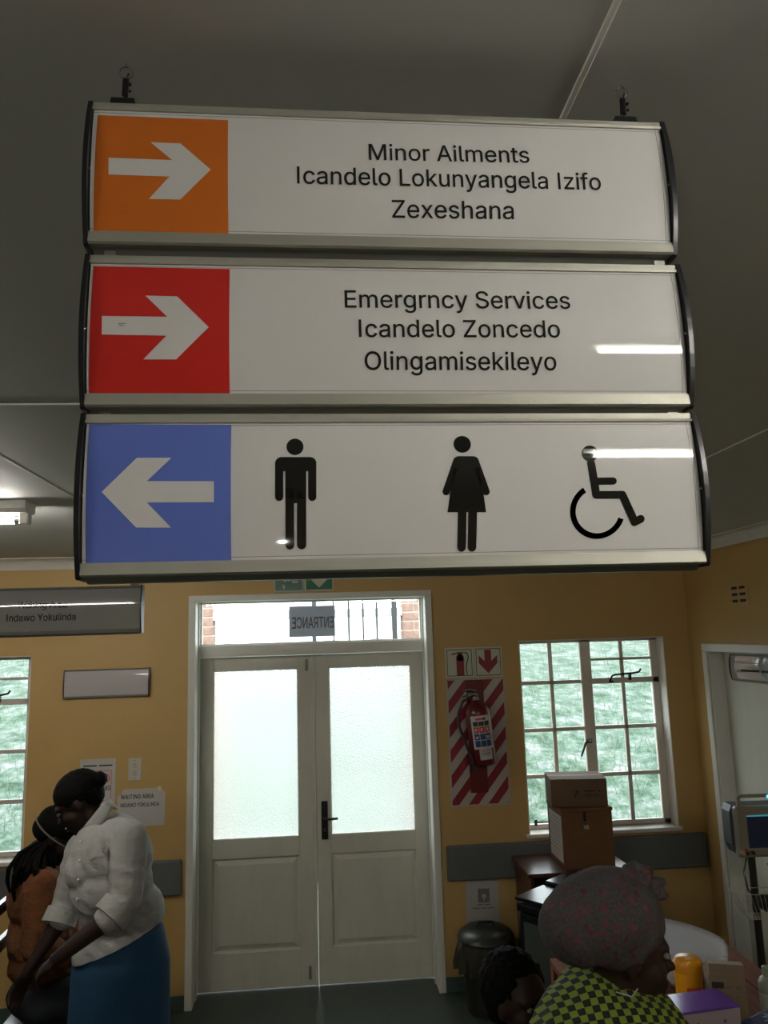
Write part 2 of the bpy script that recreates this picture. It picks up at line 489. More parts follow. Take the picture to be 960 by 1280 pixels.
def leaf(x0, x1, gx0, gx1, px0, px1):
    y0, y1 = .2, .24
    e = MB(); z0, z1 = .008, 2.029
    gz0, gz1, pz0, pz1 = .887, 1.945, .22, .777
    e.box((x0, y0, z0), (gx0, y1, z1), .002).box((gx1, y0, z0), (x1, y1, z1), .002)
    e.box((gx0, y0, gz1), (gx1, y1, z1)).box((gx0, y0, pz1), (gx1, y1, gz0)).box((gx0, y0, z0), (gx1, y1, pz0))
    o = e.build('door_leaf', DOORP, D)
    # raised and fielded panel
    b = MB(); a = .012; k = .03
    def ring(i, dy): return [(px0 + i, y0 + dy, pz0 + i), (px1 - i, y0 + dy, pz0 + i), (px1 - i, y0 + dy, pz1 - i), (px0 + i, y0 + dy, pz1 - i)]
    rings = [ring(-.004, -.0), ring(.004, .016), ring(.014, .018), ring(.042, .006), ring(.0425, .0055)]
    vs = [[b.bm.verts.new(p) for p in r] for r in rings]
    for A, B in zip(vs, vs[1:]):
        for j in range(4): b.bm.faces.new((A[j], A[(j + 1) % 4], B[(j + 1) % 4], B[j]))
    b.bm.faces.new(vs[-1]); bmesh.ops.recalc_face_normals(b.bm, faces=b.bm.faces[:])
    b.build('door_panel', DOORP, o)
    MB().face([(gx0, .222, gz0), (gx1, .222, gz0), (gx1, .222, gz1), (gx0, .222, gz1)]).build('glass_pane', FROST, o)
    g = MB()
    for (a0, a1, c0, c1) in ((gx0 - .002, gx0 + .008, gz0, gz1), (gx1 - .008, gx1 + .002, gz0, gz1), (gx0, gx1, gz0 - .002, gz0 + .008), (gx0, gx1, gz1 - .008, gz1 + .002)):
        g.box((a0, .203, c0), (a1, .219, c1), .003)
    g.build('glazing_bead', DOORP, o)
    return o


lL = leaf(IX0 + .003, -.0625, -.722, -.17, -.722, -.17)
lR = leaf(-.0585, IX1 - .003, .031, .580, .031, .580)
box('meeting_bead', (-.085, .188, .01), (-.0605, .2, 2.025), DOORP, lL, .003)
b = MB().box((-.030, .186, .865), (.012, .2, 1.10), .02, seg=4); b.tube([(-.009, .19, .995), (-.009, .155, .995), (.0, .150, .995), (.075, .150, .998)], [.009, .009, .008, .0075], 10)
b.build('door_handle', BLACK, lR, True)
box('keyhole', (-.012, .1845, .915), (-.006, .1865, .935), CHROME, lR)
for z0, z1 in ((1.925, 2.0), (.045, .125)):
    MB().box((-.122, .194, z0), (-.106, .2, z1), .002).tube([(-.114, .188, z0 + .004), (-.114, .188, z1)], .0042, 8).tube([(-.114, .188, (z0 + z1) / 2), (-.114, .172, (z0 + z1) / 2)], .004, 8).build('barrel_bolt', CHROME if z0 < 1 else ALUD, lL)

# notice taped to the outside of the transom pane; its print shows through reversed
M = bpy.data.materials.new('translucent_notice_paper'); M.use_nodes = True; MATS[M.name] = M
nt = M.node_tree; bs = nt.nodes['Principled BSDF']; bs.inputs['Base Color'].default_value = (.55, .55, .57, 1); bs.inputs['Roughness'].default_value = .8
tr = nt.nodes.new('ShaderNodeBsdfTranslucent'); tr.inputs[0].default_value = (.33, .33, .345, 1)
mx = nt.nodes.new('ShaderNodeMixShader'); mx.inputs[0].default_value = .55
nt.links.new(bs.outputs[0], mx.inputs[1]); nt.links.new(tr.outputs[0], mx.inputs[2]); nt.links.new(mx.outputs[0], nt.nodes['Material Output'].inputs[0])
no = MB().box((-.226, .217, 2.147), (.082, .2175, 2.352)).build('entrance_notice', M)
tag(no, 'translucent grey ENTRANCE notice on the glass above the double door, read in reverse', 'notice')
text('lettering', 'ENTRANCE', -.205, .072, 2.205, .072, lambda u, v: Vector((u, .2166, v)), INKG, no, mirror=True, bold=.01)
o = bpy.data.objects['lettering']
for v in o.data.vertices: v.co.z = 2.205 + (2.205 - v.co.z)

# ------------------------------------------------------------------ right-hand door
D2 = empty('door_2', (0, 0, 0)); tag(D2, kind='structure')
b = MB()
b.box((X1 - .012, -.235, 0), (X1, -.18, 1.9795), .003).box((X1 - .012, -1.155, 0), (X1, -1.10, 1.9795), .003).box((X1 - .012, -1.155, 1.98), (X1, -.18, 2.03), .003)
b.box((X1, -.245, 0), (X1 + .22, -.235, 1.99)).box((X1, -1.10, 0), (X1 + .22, -1.09, 1.99)).box((X1, -1.10, 1.982), (X1 + .22, -.235, 1.995))
b.build('door_frame', WHITEP, D2)
lf = box('door_leaf', (X1 + .09, -1.087, .008), (X1 + .13, -.248, 1.978), DOORP, D2, .003)
MB().box((X1 + .082, -1.05, .9), (X1 + .09, -1.0, 1.12), .003).tube([(X1 + .085, -1.025, 1.03), (X1 + .05, -1.025, 1.03), (X1 + .045, -.92, 1.03)], .008, 8).build('door_handle', BLACK, lf)


# ------------------------------------------------------------------ curved clip-frame signs
def prof(H, bulge):
    return lambda v: -bulge * max(0, 4 * (v / H) * (1 - v / H))


def module(T, W, H, u0=0., v0=0., face=SIGNW, rail=None, bulge=.0065, top=.0085, bot=.0115, lab=None, depth=.026):
    """one curved frame: local x right, y away from the viewer, z up; v measured down from the thing's origin"""
    f = prof(H, bulge)
    S0 = lambda u, v, off=0.: Vector((u, f(v - v0) - off - .001, -v))
    n = 16; c = .0052
    b = MB(); rows = []
    for i in range(n + 1):
        v = v0 + top - .001 + (H - top - bot + .002) * i / n
        rows.append((b.bm.verts.new(S0(u0 + c, v)), b.bm.verts.new(S0(u0 + W - c, v))))
    for A, B in zip(rows, rows[1:]): b.bm.faces.new((A[0], A[1], B[1], B[0]))
    fp = b.build('sign_panel', face, T, 'all')
    # look for facing direction: make normals point to the viewer
    if fp.data.polygons[0].normal.y > 0: fp.data.flip_normals()
    if lab: fp['label'] = lab
    g = MB(); e = .0004                                       # thin printed border line of the face
    for a, bb in ((u0 + c + .0022, u0 + c + .0028), (u0 + W - c - .0045, u0 + W - c - .0039)):
        pass
    g.bm.free()
    bm = poly_bm([rect(u0 + W - c - .0050, v0 + top, u0 + W - c - .0043, v0 + H - bot), rect(u0 + c, v0 + top + .0022, u0 + W - c, v0 + top + .0028), rect(u0 + c, v0 + H - bot - .0030, u0 + W - c, v0 + H - bot - .0024)])
    lay('edge_line', bm, lambda u, v: S0(u, v, .0002), MARGIN, fp, [v0 + top + (H - top - bot) * i / 12 for i in range(1, 12)])
    ft = f(top); fb = f(H - bot)
    # rails
    b = MB(); b.prism([(ft - .003, -v0 - top), (ft - .0035, -v0 - top * .72), (ft - .0012, -v0 - top * .66), (ft - .0012, -v0 - .0004), (depth * .6, -v0), (depth * .6, -v0 - top)], 'x', u0 + .004, u0 + W - .004); b.build('top_rail', rail or ALU, T)
    b = MB(); b.prism([(fb - .0028, -v0 - H + bot), (fb - .0034, -v0 - H + .0015), (fb - .001, -v0 - H), (depth, -v0 - H + .001), (depth, -v0 - H + bot)], 'x', u0 + .004, u0 + W - .004); b.build('bottom_rail', rail or ALU, T)
    b = MB(); b.prism([(.004, -v0 - H), (depth, -v0 - H), (depth - .006, -v0 - H - .0045), (.010, -v0 - H - .0045)], 'x', u0 + .006, u0 + W - .006); b.build('hanging_channel', ALUD, T)
    box('back_panel', (u0 + .004, depth * .5, -v0 - H + .002), (u0 + W - .004, depth, -v0 - .002), ALUD, T)
    # black end caps following the curve
    pr = [(depth, -v0 + .0008), (-.0030, -v0 + .0008)]
    for i in range(13):
        v = H * i / 12; pr.append((prof(H, bulge + .0048)(v) - .0036, -v0 - v))
    pr += [(-.001, -v0 - H - .002), (depth, -v0 - H - .002)]
    for a, bb in ((u0, u0 + .0042), (u0 + W - .0042, u0 + W)):
        o = MB().prism(pr, 'x', a, bb).build('end_cap', BLKPL, T)
    for a in (u0 + .0032, u0 + W - .0062): MB().tube([(a, -.0095 - bulge * .35, -v0 - H * .52), (a + .003, -.0095 - bulge * .35, -v0 - H * .52)], .0011, 8).build('rivet', CHROME, T)
    return S0, fp, [v0 + top + (H - top - bot) * i / 14 for i in range(1, 14)]


def hanger(T, u, y, h, s=1.):
    o = MB().prism([(u - .0125 * s, -.0), (u + .0125 * s, 0), (u + .0105 * s, .0105 * s), (u - .0105 * s, .0105 * s)], 'y', y - .006, y + .010).build('hanger_bracket', BLKPL, T)
    g = MB(); z = .0065 * s
    g.tube([(u - .006 * s, y, z), (u - .001 * s, y, z + .011 * s), (u + .002 * s, y, z)], .0008 * s, 6)
    g.build('wire_loop', CHROME, o)
    g = MB(); g.tube([(u + .0005 * s, y, z + .0105 * s), (u + .001 * s, y, z + .027 * s)], .0030 * s, 10).tube([(u + .001 * s, y, z + .025 * s), (u + .0035 * s, y, z + .034 * s)], .0008 * s, 6)
    g.sphere((u + .005 * s, y - .001, z + .0215 * s), .0017 * s, 8).sphere((u + .0053 * s, y - .001, z + .0145 * s), .0014 * s, 8)
    g.build('wire_clamp', BLACK, o)
    g = MB(); zc = z + .0345 * s
    g.tube([(u + .001 * s + .0062 * s * math.cos(a), y, zc + .0062 * s * math.sin(a)) for a in [2 * PI * i / 16 for i in range(16)]], .0010 * s, 6, closed=True)
    g.tube([(u + .001 * s, y, zc + .006 * s), (u + .001 * s, y, h)], .0014 * s, 8)
    g.build('eye_hook', CHROME, o)


# --- the big three-panel sign
SO = Vector((-.2237, -4.3403, 2.6290)); SY, SR = .0118, .0007
HS = empty('hanging_sign', SO); HS.rotation_euler = (0, -SR, SY)
tag(HS, 'large three-panel hanging direction sign with orange, red and blue arrow squares', 'sign')
bpy.context.view_layer.update()
HSI = (Matrix.Translation(SO) @ Euler((0, -SR, SY)).to_matrix().to_4x4()).inverted()


def SL(px, py, off=-.0045):       # pixel -> (u, v) on the sign's plane
    o = HSI @ CAM; d = HSI.to_3x3() @ (_f + _r * ((px - 480) / FPX) - _u * ((py - 640) / FPX))
    p = o + d * ((off - o.y) / d.y); return (p.x, -p.z)


WS, HM = .55, .1401
mods = []
for k, (v0, du, lab) in enumerate(((0, -.0015, 'top panel, orange square with arrow to the right'), (.1503, .0004, 'middle panel, red square with arrow to the right'), (.2965, .0013, 'bottom panel, blue square with arrow to the left and three figures'))):
    mods.append(module(HS, WS, HM, du, v0, lab=lab))


def sprint(k, name, pxpolys, M, off, cutpoly=True):
    S0, fp, cuts = mods[k]
    bm = poly_bm([[SL(x, y) for x, y in p] for p in pxpolys])
    return lay(name, bm, lambda u, v: S0(u, v, off), M, fp, cuts)


sprint(0, 'colour_square', [[(122, 143), (285, 149.5), (285.5, 297), (116.5, 292)]], ORANGE, .0003)
sprint(1, 'colour_square', [[(116.5, 332), (287, 335.5), (287, 497), (110.5, 495)]], RED, .0003)
sprint(2, 'colour_square', [[(111, 529.5), (289, 530.5), (289, 705), (106.5, 708.5)]], BLUE, .0003)
AW = SIGNW
sprint(0, 'arrow', [[(137, 200), (216, 203), (189, 180), (226, 181.5), (264, 215), (226, 251.5), (187, 250.5), (213, 223.5), (137, 221)]], AW, .0006)
sprint(1, 'arrow', [[(128.8, 397), (210, 398), (182.5, 371), (222, 372), (261.5, 411), (221, 450.5), (180, 450.5), (209, 421.5), (128.5, 420)]], AW, .0006)
sprint(2, 'arrow', [[(268, 602.5), (184.5, 602.5), (215, 573), (172, 573), (128.5, 616), (171, 660), (214.5, 660), (184.5, 629), (268, 628.5)]], AW, .0006)
sprint(1, 'scuff', [[(149, 406), (159, 406), (158, 407.2), (149, 407.5)], [(150, 408.5), (156, 408.3), (156, 409.5), (150, 409.6)]], MARGIN, .0008)


def stext(k, s, x0, x1, yb0, yb1, cap):
    S0, fp, cuts = mods[k]
    a = SL(x0, yb0); b_ = SL(x1, yb1); c = SL(x0, yb0 - cap)
    text('lettering', s, a[0], b_[0], a[1], a[1] - c[1], lambda u, v: S0(u, v, .0006), INK, fp, (), vb2=b_[1])


stext(0, 'Minor Ailments', 461, 661, 202.3, 205.8, 20.5)
stext(0, 'Icandelo Lokunyangela Izifo', 371.5, 750, 232, 240, 21)
stext(0, 'Zexeshana', 490, 642, 273, 275, 20.8)
stext(1, 'Emergrncy Services', 431, 712, 386, 387.5, 22)
stext(1, 'Icandelo Zoncedo', 448.5, 699, 423, 423.5, 21.5)
stext(1, 'Olingamisekileyo', 456, 695, 463, 463.5, 22)
R_ = lambda x0, y0, x1, y1: [(x0, y0), (x1, y0), (x1, y1), (x0, y1)]
sprint(2, 'man_pictogram', [circ(368.8, 559, 10.6), R_(351, 572, 388.5, 590), circ(352, 580, 8), circ(387.5, 580, 8), R_(344, 580, 354.2, 622), R_(385.2, 580, 395.4, 622), circ(349.1, 622, 5.1), circ(390.3, 622, 5.1),
                            R_(356.7, 586, 382.8, 630), caps(362.2, 600, 362.4, 681.5, 5.4), caps(377, 600, 377, 681, 5.7)], INK, .0004)
sprint(2, 'woman_pictogram', [circ(577.5, 555.7, 10.8), [(571, 571), (592, 571), (597, 577), (606.7, 641), (558.7, 641), (567, 577)], caps(570.5, 576.5, 556.8, 615.5, 4.5), caps(593, 576.5, 606.6, 615.5, 4.5),
                              caps(577, 636, 577, 684, 5.4), caps(590, 636, 590, 684, 5.4), circ(572, 576.5, 5.2), circ(592, 576.5, 5.2)], INK, .0004)
a0 = math.radians(238); a1 = math.radians(17)
sprint(2, 'wheelchair_pictogram', [circ(736.3, 567.6, 10.2), caps(737.5, 580, 743.5, 619, 5), caps(741, 602.5, 764.5, 602.2, 4.6), caps(744, 619.5, 776, 619.3, 4.9), caps(776, 619.3, 792, 652.5, 5), caps(792, 653, 799.5, 649.2, 5)]
       + arcs(745.5, 639.5, 34.3, 27.2, a0, a1 - 0), INK, .0004)
for u, v in ((.0285, 0), (.531, 0)):
    pass
hk = HSI.inverted()
hanger(HS, SL(150, 131)[0], .010, ZC - SO.z - .004, 1.0)
hanger(HS, SL(788, 155)[0], .010, ZC - SO.z - .004, 1.0)
for u in (.014, .53):
    box('link_clip', (u, .006, -.1505), (u + .010, .018, -.138), ALUD, HS); box('link_clip', (u, .006, -.2970), (u + .010, .018, -.289), ALUD, HS)

# --- waiting-area sign hanging further back
WO = Vector((-1.112, -2.6, 2.312))
T = empty('hanging_sign', WO); tag(T, 'small grey hanging sign reading Waiting Area, Indawo Yokulinda', 'sign')
S0, fp, cuts = module(T, .555, .142, 0, 0, SIGND, RAILD, .0065)
for s, x0, x1, yb, yb2, cap in (('Waiting Area', 23, 84.5, 760.5, 759.5, 8), ('Indawo Yokulinda', 9.5, 95.5, 777, 775, 8.5)):
    p = at(x0, yb, -2.6); q = at(x1, yb2, -2.6); c = at(x0, yb - cap, -2.6)
    text('lettering', s, p.x - WO.x, q.x - WO.x, WO.z - p.z, c.z - p.z, lambda u, v: S0(u, v, .0006), INK, fp, (), vb2=WO.z - q.z)
hanger(T, .530, .010, ZC - WO.z - .004); hanger(T, .028, .010, ZC - WO.z - .004)
# --- blank wall sign
T = empty('wall_sign', (-1.597, -.0265, 1.986)); tag(T, 'blank lilac-white framed sign on the wall left of the double door', 'sign')
module(T, .515, .171, 0, 0, SIGNG, RAILD, .0065)
# --- sign on the right-hand door
T = empty('door_sign', (X1 + .09 - .0265, -.385, 1.965), -PI / 2); tag(T, 'glossy curved sign on the door in the right-hand wall', 'sign')
S0, fp, cuts = module(T, .52, .155, 0, 0, SIGND, RAILD, .007)
small_print('small_print', (10, 4), .12, .42, .10, .018, lambda u, v: S0(u, v, .0006), INK, fp, ())

# ------------------------------------------------------------------ emergency exit signs over the door
GREEN = mat('green_sign_print', (.015, .13, .07), .3); GREENL = mat('worn_green_sign_print', (.13, .22, .18), .25); CREAMS = mat('cream_sign_plastic', (.50, .50, .38), .35); LIGHTP = mat('pale_green_print', (.42, .50, .42), .3)
FSg = lambda y: (lambda u, v: Vector((u, y, v)))


def plate(name, x0, x1, z0, z1, M, lab, cat, y=-.003, group=None):
    o = box(name, (x0, y, z0), (x1, 0, z1), M, None, .001); tag(o, lab, cat, group); return o


def flat(name, polys, y, M, parent): return lay(name, poly_bm(polys), FSg(y), M, parent)


o = plate('running_man_sign', -.311, -.121, 2.437, 2.627, LIGHTP, 'green running-man exit plate above the double door', 'sign', -.006)
flat('green_field', [R_(-.303, 2.445, -.129, 2.619)], -.0063, GREENL, o)
flat('figure', [circ(-.215, 2.600, .012), caps(-.222, 2.575, -.232, 2.525, .013), caps(-.232, 2.525, -.205, 2.498, .008), caps(-.205, 2.498, -.165, 2.500, .0075), caps(-.232, 2.525, -.248, 2.492, .008), caps(-.248, 2.492, -.248, 2.460, .0075),
                caps(-.232, 2.572, -.262, 2.55, .006), caps(-.262, 2.55, -.28, 2.53, .006), caps(-.212, 2.57, -.185, 2.55, .006), caps(-.185, 2.55, -.165, 2.56, .006), R_(-.285, 2.523, -.262, 2.537)], -.0066, LIGHTP, o)
o = plate('down_arrow_sign', -.116, .072, 2.437, 2.627, CREAMS, 'dark green exit plate with a pale down arrow above the double door', 'sign', -.006)
flat('green_field', [R_(-.106, 2.447, .064, 2.619)], -.0063, GREEN, o)
flat('arrow', [[(-.021, 2.459), (.047, 2.525), (.012, 2.525), (.012, 2.605), (-.054, 2.605), (-.054, 2.525), (-.088, 2.525)]], -.0066, CREAMS, o)

# ------------------------------------------------------------------ fire point
DRED = mat('fire_red_print', (.23, .012, .020), .35, var=.1); DREDM = mat('fire_red_enamel', (.11, .008, .008), .3, var=.1); BOARDW = mat('white_fire_board', (.42, .39, .36), .45)
o = plate('fire_extinguisher_sign', .782, .970, 1.856, 2.048, CREAMS, 'square pictogram plate showing a red extinguisher with hose', 'sign')


def border(x0, x1, z0, z1, y, parent, e=.004, wd=.004):
    flat('border', [R_(x0 + e, z0 + e, x1 - e, z0 + e + wd), R_(x0 + e, z1 - e - wd, x1 - e, z1 - e), R_(x0 + e, z0 + e, x0 + e + wd, z1 - e), R_(x1 - e - wd, z0 + e, x1 - e, z1 - e)], y, INKM, parent)


border(.782, .970, 1.856, 2.048, -.0035, o, .012)
flat('extinguisher_print', [R_(.855, 1.872, .905, 1.985), circ(.880, 1.985, .025), R_(.868, 1.985, .892, 2.020)], -.0036, DRED, o)
flat('hose_print', [caps(.868, 2.016, .828, 2.006, .004), caps(.892, 2.016, .925, 2.014, .003), caps(.925, 2.014, .935, 1.99, .003), caps(.935, 1.99, .918, 1.93, .003), caps(.918, 1.93, .922, 1.875, .003)], -.0040, INKM, o)
o = plate('fire_arrow_sign', .974, 1.156, 1.856, 2.048, CREAMS, 'square plate with a thick dark red down arrow', 'sign')
border(.974, 1.156, 1.856, 2.048, -.0035, o, .010)
flat('arrow', [[(1.063, 1.880), (1.125, 1.945), (1.125, 1.995), (1.085, 1.958), (1.085, 2.03), (1.041, 2.03), (1.041, 1.958), (1.002, 1.995), (1.002, 1.945)]], -.0036, DRED, o)
B = plate('fire_board', .782, 1.164, 1.065, 1.850, BOARDW, 'white board with red diagonal stripes behind the fire extinguisher', 'board', -.006)
# stripes clipped to the board
bm = bmesh.new(); x0, x1, z0, z1 = .792, 1.154, 1.076, 1.842
for k in range(-4, 12):
    zb = .93 + k * .152 - .36; sl = 1.22
    bm.faces.new([bm.verts.new(p) for p in ((x0 - .1, zb - .1 * sl, 0), (x1 + .1, zb + (x1 - x0 + .1) * sl, 0), (x1 + .1, zb + (x1 - x0 + .1) * sl + .077, 0), (x0 - .1, zb - .1 * sl + .077, 0))])
for co, no_ in (((x0, 0, 0), (-1, 0, 0)), ((x1, 0, 0), (1, 0, 0)), ((0, z0, 0), (0, -1, 0)), ((0, z1, 0), (0, 1, 0))):
    bmesh.ops.bisect_plane(bm, geom=bm.verts[:] + bm.edges[:] + bm.faces[:], plane_co=co, plane_no=no_, clear_outer=True)
lay('stripes', bm, FSg(-.0064), DRED, B)
box('mounting_plate', (.910, -.014, 1.146), (1.022, -.006, 1.842), DREDM, B, .002)
box('screw', (.788, -.008, 1.836), (.794, -.006, 1.842), INKM, B)
# extinguisher, tilted a little on its hook
E_ = empty('fire_extinguisher', (.990, -.098, 1.33)); E_.rotation_euler = (0, math.radians(-5.5), 0)
tag(E_, 'red fire extinguisher with blue and red label hanging on the striped board', 'fire extinguisher')
rb = .078
MB().lathe([(.05, 0), (rb - .006, .004), (rb, .015), (rb, .315), (rb - .008, .345), (rb - .03, .372), (.026, .385), (.022, .395)], n=36).build('cylinder', DREDM, E_, 'all')
MB().lathe([(.019, .39), (.021, .395), (.021, .42), (.015, .43)], n=16).box((-.045, -.012, .415), (.02, .012, .432), .004).build('valve', ALUD, E_, True)
MB().tube([(.01, 0, .43), (-.04, 0, .437), (-.085, -.004, .425)], .006, 8).tube([(.01, 0, .447), (-.03, 0, .462), (-.075, -.004, .458)], .006, 8).build('lever', CHROME, E_, True)
MB().lathe([(.015, 0), (.017, .002), (.017, .012), (.015, .014)], (0, 0, 0), 14).build('gauge', CHROME, E_, True).location = (-.02, -.02, .405)
MB().box((-.02, .02, .36), (.02, .080, .40), .004).build('wall_bracket', DREDM, E_)
hp = [(.02, 0, .415), (-.03, -.03, .42), (-.09, -.03, .40), (-.125, -.02, .33), (-.13, -.015, .25), (-.11, -.02, .16), (-.085, -.03, .07), (-.075, -.035, .02)]
RUBB = mat('black_rubber_hose', (.03, .012, .012), .5)
MB().tube(hp, .0095, 10).build('hose', RUBB, E_, True)
MB().tube([hp[-2], hp[-1], (-.07, -.037, -.03)], [.012, .014, .010], 10).build('nozzle', BLKPL, E_, True)


def wrap(name, u0, u1, z0, z1, r, M, parent, cu=-PI / 2):
    b = MB(); n = 10; rows = []
    for i in range(n + 1):
        a = cu + (u0 + (u1 - u0) * i / n) / rb
        rows.append([b.bm.verts.new((r * math.cos(a), r * math.sin(a), z)) for z in (z0, z1)])
    for A, Bq in zip(rows, rows[1:]): b.bm.faces.new((A[0], Bq[0], Bq[1], A[1]))
    return b.build(name, M, parent)


LBW = mat('label_white', (.55, .55, .53), .4); LBB = mat('label_blue', (.03, .06, .22), .4, var=.4, scale=90); LBR = mat('label_red', (.55, .05, .05), .4); LBK = mat('label_black', (.03, .04, .04), .4, var=.5, scale=120)
lb = wrap('label', -.068, .055, .105, .305, rb + .001, LBW, E_)
wrap('red_title', -.035, .005, .278, .291, rb + .0016, LBR, lb); wrap('grey_title', .006, .028, .278, .291, rb + .0016, LBK, lb)
for i, (z0, z1, mm) in enumerate(((.243, .270, LBK), (.202, .238, LBR), (.160, .197, LBB), (.118, .156, LBB))):
    for j in range(3): wrap('symbol_box', -.055 + j * .036, -.055 + j * .036 + .033, z0, z1, rb + .0016, mm, lb)
for j in range(3): wrap('symbol', -.047 + j * .036, -.047 + j * .036 + .014, .212, .229, rb + .0021, LBW, lb)
for j in range(2): wrap('symbol', -.045 + j * .066, -.045 + j * .066 + .016, .168, .182, rb + .0021, LBW, lb)
tg = wrap('inspection_tag', -.036, .042, .040, .104, rb + .003, PAPER, E_)
for z in (.09, .078, .068): wrap('tag_line', -.022, .030, z, z + .004, rb + .0036, PINK if z > .085 else INKG, tg)

# ------------------------------------------------------------------ papers and switches on the back wall
sw = plate('light_switch', -1.200, -1.122, 1.312, 1.444, mat('switch_plastic', (.52, .50, .42), .35), 'cream double switch plate on the wall above the waiting-area paper', 'switch', -.012)
for z in (1.355, 1.40): box('rocker', (-1.172, -.016, z - .014), (-1.150, -.011, z + .014), mat('rocker_plastic', (.44, .43, .37), .35), sw, .002)
for z in (1.325, 1.431): MB().tube([(-1.161, -.0125, z), (-1.161, -.0115, z)], .003, 8).build('screw', INKM, sw)
po = plate('no_smoking_poster', -1.490, -1.277, 1.16, 1.448, PAPER, 'white no-smoking poster with red border, half hidden by the standing woman\'s head', 'poster', -.002)
small_print('heading', (6, 6), -1.47, -1.297, 1.402, .012, lambda u, v: Vector((u, -.0025, 2 * 1.402 - v)), INKM, po, bold=.01)
flat('red_border', [R_(-1.475, 1.375, -1.300, 1.379), R_(-1.304, 1.20, -1.300, 1.379), R_(-1.475, 1.20, -1.471, 1.379), R_(-1.475, 1.20, -1.300, 1.204)], -.0026, PINK, po)
flat('prohibition_ring', arcs(-1.338, 1.332, .027, .021, 0, 2 * PI) + [caps(-1.355, 1.351, -1.321, 1.313, .003)] + arcs(-1.425, 1.332, .027, .021, 0, 2 * PI) + [caps(-1.442, 1.351, -1.408, 1.313, .003)], -.0026, PINK, po)
flat('symbol', [caps(-1.355, 1.329, -1.325, 1.329, .004), caps(-1.44, 1.329, -1.41, 1.329, .004)], -.0024, INKG, po)
text('caption', 'NO SMOKING', -1.468, -1.305, 1.262, .026, lambda u, v: Vector((u, -.0026, 2 * 1.262 - v)), INKM, po, bold=.015)
wp = MB(); zt = 1.262
pts = [(-1.225, 1.262), (-1.045, 1.262), (-1.02, 1.258), (-.977, 1.236), (-.982, 1.045), (-1.12, 1.042), (-1.262, 1.05), (-1.262, 1.215), (-1.275, 1.205), (-1.24, 1.235)]
wp.prism(pts, 'y', -.0025, -.0005); wp = wp.build('waiting_area_notice', PAPER); tag(wp, 'torn-cornered paper notice reading WAITING AREA beside the double door', 'notice')
text('lettering', 'WAITING AREA', -1.243, -1.045, 1.205, .024, lambda u, v: Vector((u, -.0029, 2 * 1.205 - v)), INKM, wp, bold=.018)
text('lettering', 'INDAWO YOKULINDA', -1.243, -1.012, 1.158, .022, lambda u, v: Vector((u, -.0029, 2 * 1.158 - v)), INKM, wp, bold=.018)
MB().prism([(-1.025, 1.268), (-1.005, 1.272), (-1.0, 1.25), (-1.02, 1.248)], 'y', -.003, -.0026).build('sticky_tape', mat('tape', (.62, .58, .45), .3), wp)
pp = box('picture_notice', (-.103, -.002, -.17), (.103, 0, .15), PAPERG, None); pp.location = (.953, -.0005, .472); pp.rotation_euler = (0, .02, 0)
tag(pp, 'grey printed sheet with a dark square picture on the wall above the waste bin', 'notice')
P_ = lambda u, v: Vector((u, -.0026, v))
lay('picture', poly_bm([R_(-.028, .025, .045, .105)]), P_, INKG, pp); lay('picture_figure', poly_bm([circ(.01, .06, .014), R_(.006, .035, .014, .06)]), lambda u, v: Vector((u, -.0030, v)), PAPERG, pp)
for z, a, c in ((.008, -.038, .05), (-.012, -.065, .07)): small_print('small_print', (6, 4, 5) if z < 0 else (4, 4), a, c, z, .009, lambda u, v, z=z: Vector((u, -.0026, 2 * z - v)), INKG, pp)
# vent brick in the right wall
VB = mat('vent_brick_paint', (.52, .34, .14), .6)
v_ = MB().box((X1 - .004, -.775, 2.250), (X1 + .002, -.575, 2.385), .001).build('vent_brick', VB); tag(v_, 'small vent brick with six dark slots high in the right-hand wall', 'vent')
for i in range(2):
    for j in range(3):
        box('slot', (X1 - .0055, -.66 - i * .085, 2.272 + j * .038), (X1 - .0035, -.60 - i * .085, 2.288 + j * .038), INKM, v_)

# ------------------------------------------------------------------ fluorescent fittings
TUBEM = mat('glowing_fluorescent_tube', (1, 1, 1), .3, emit=(1, .97, .90), es=TUBE)
FIT = mat('fitting_enamel', (.72, .71, .66), .4)


def fitting(x0, x1, y, lab):
    T = empty('fluorescent_light', ((x0 + x1) / 2, y, ZC)); L_ = (x1 - x0) / 2; tag(T, lab, 'light', 'bare fluorescent tube lights on the ceiling')
    MB().prism([(-.055, 0), (.055, 0), (.055, -.03), (.04, -.045), (-.04, -.045), (-.055, -.03)], 'x', -L_, L_).build('housing', FIT, T)
    for s in (-1, 1):
        MB().box((s * L_ - (.0 if s < 0 else .035), -.02, -.088), (s * L_ + (.035 if s < 0 else 0), .02, -.04), .004).build('lamp_holder', FIT, T)
    tb = MB().tube([(-L_ + .045, 0, -.07), (L_ - .045, 0, -.07)], .013, 14).build('tube', TUBEM, T, True)
    for s in (-1, 1): MB().tube([(s * (L_ - .055), 0, -.07), (s * (L_ - .03), 0, -.07)], .0138, 12).build('tube_cap', ALUD, T)
    return T


fitting(-2.37, -1.118, -2.0, 'lit fluorescent tube light at the left edge, beyond the hanging sign')
fitting(.50, 1.75, -5.12, 'lit fluorescent tube light over the camera')
fitting(-2.37, -1.118, -5.12, 'lit fluorescent tube light behind the camera on the left')

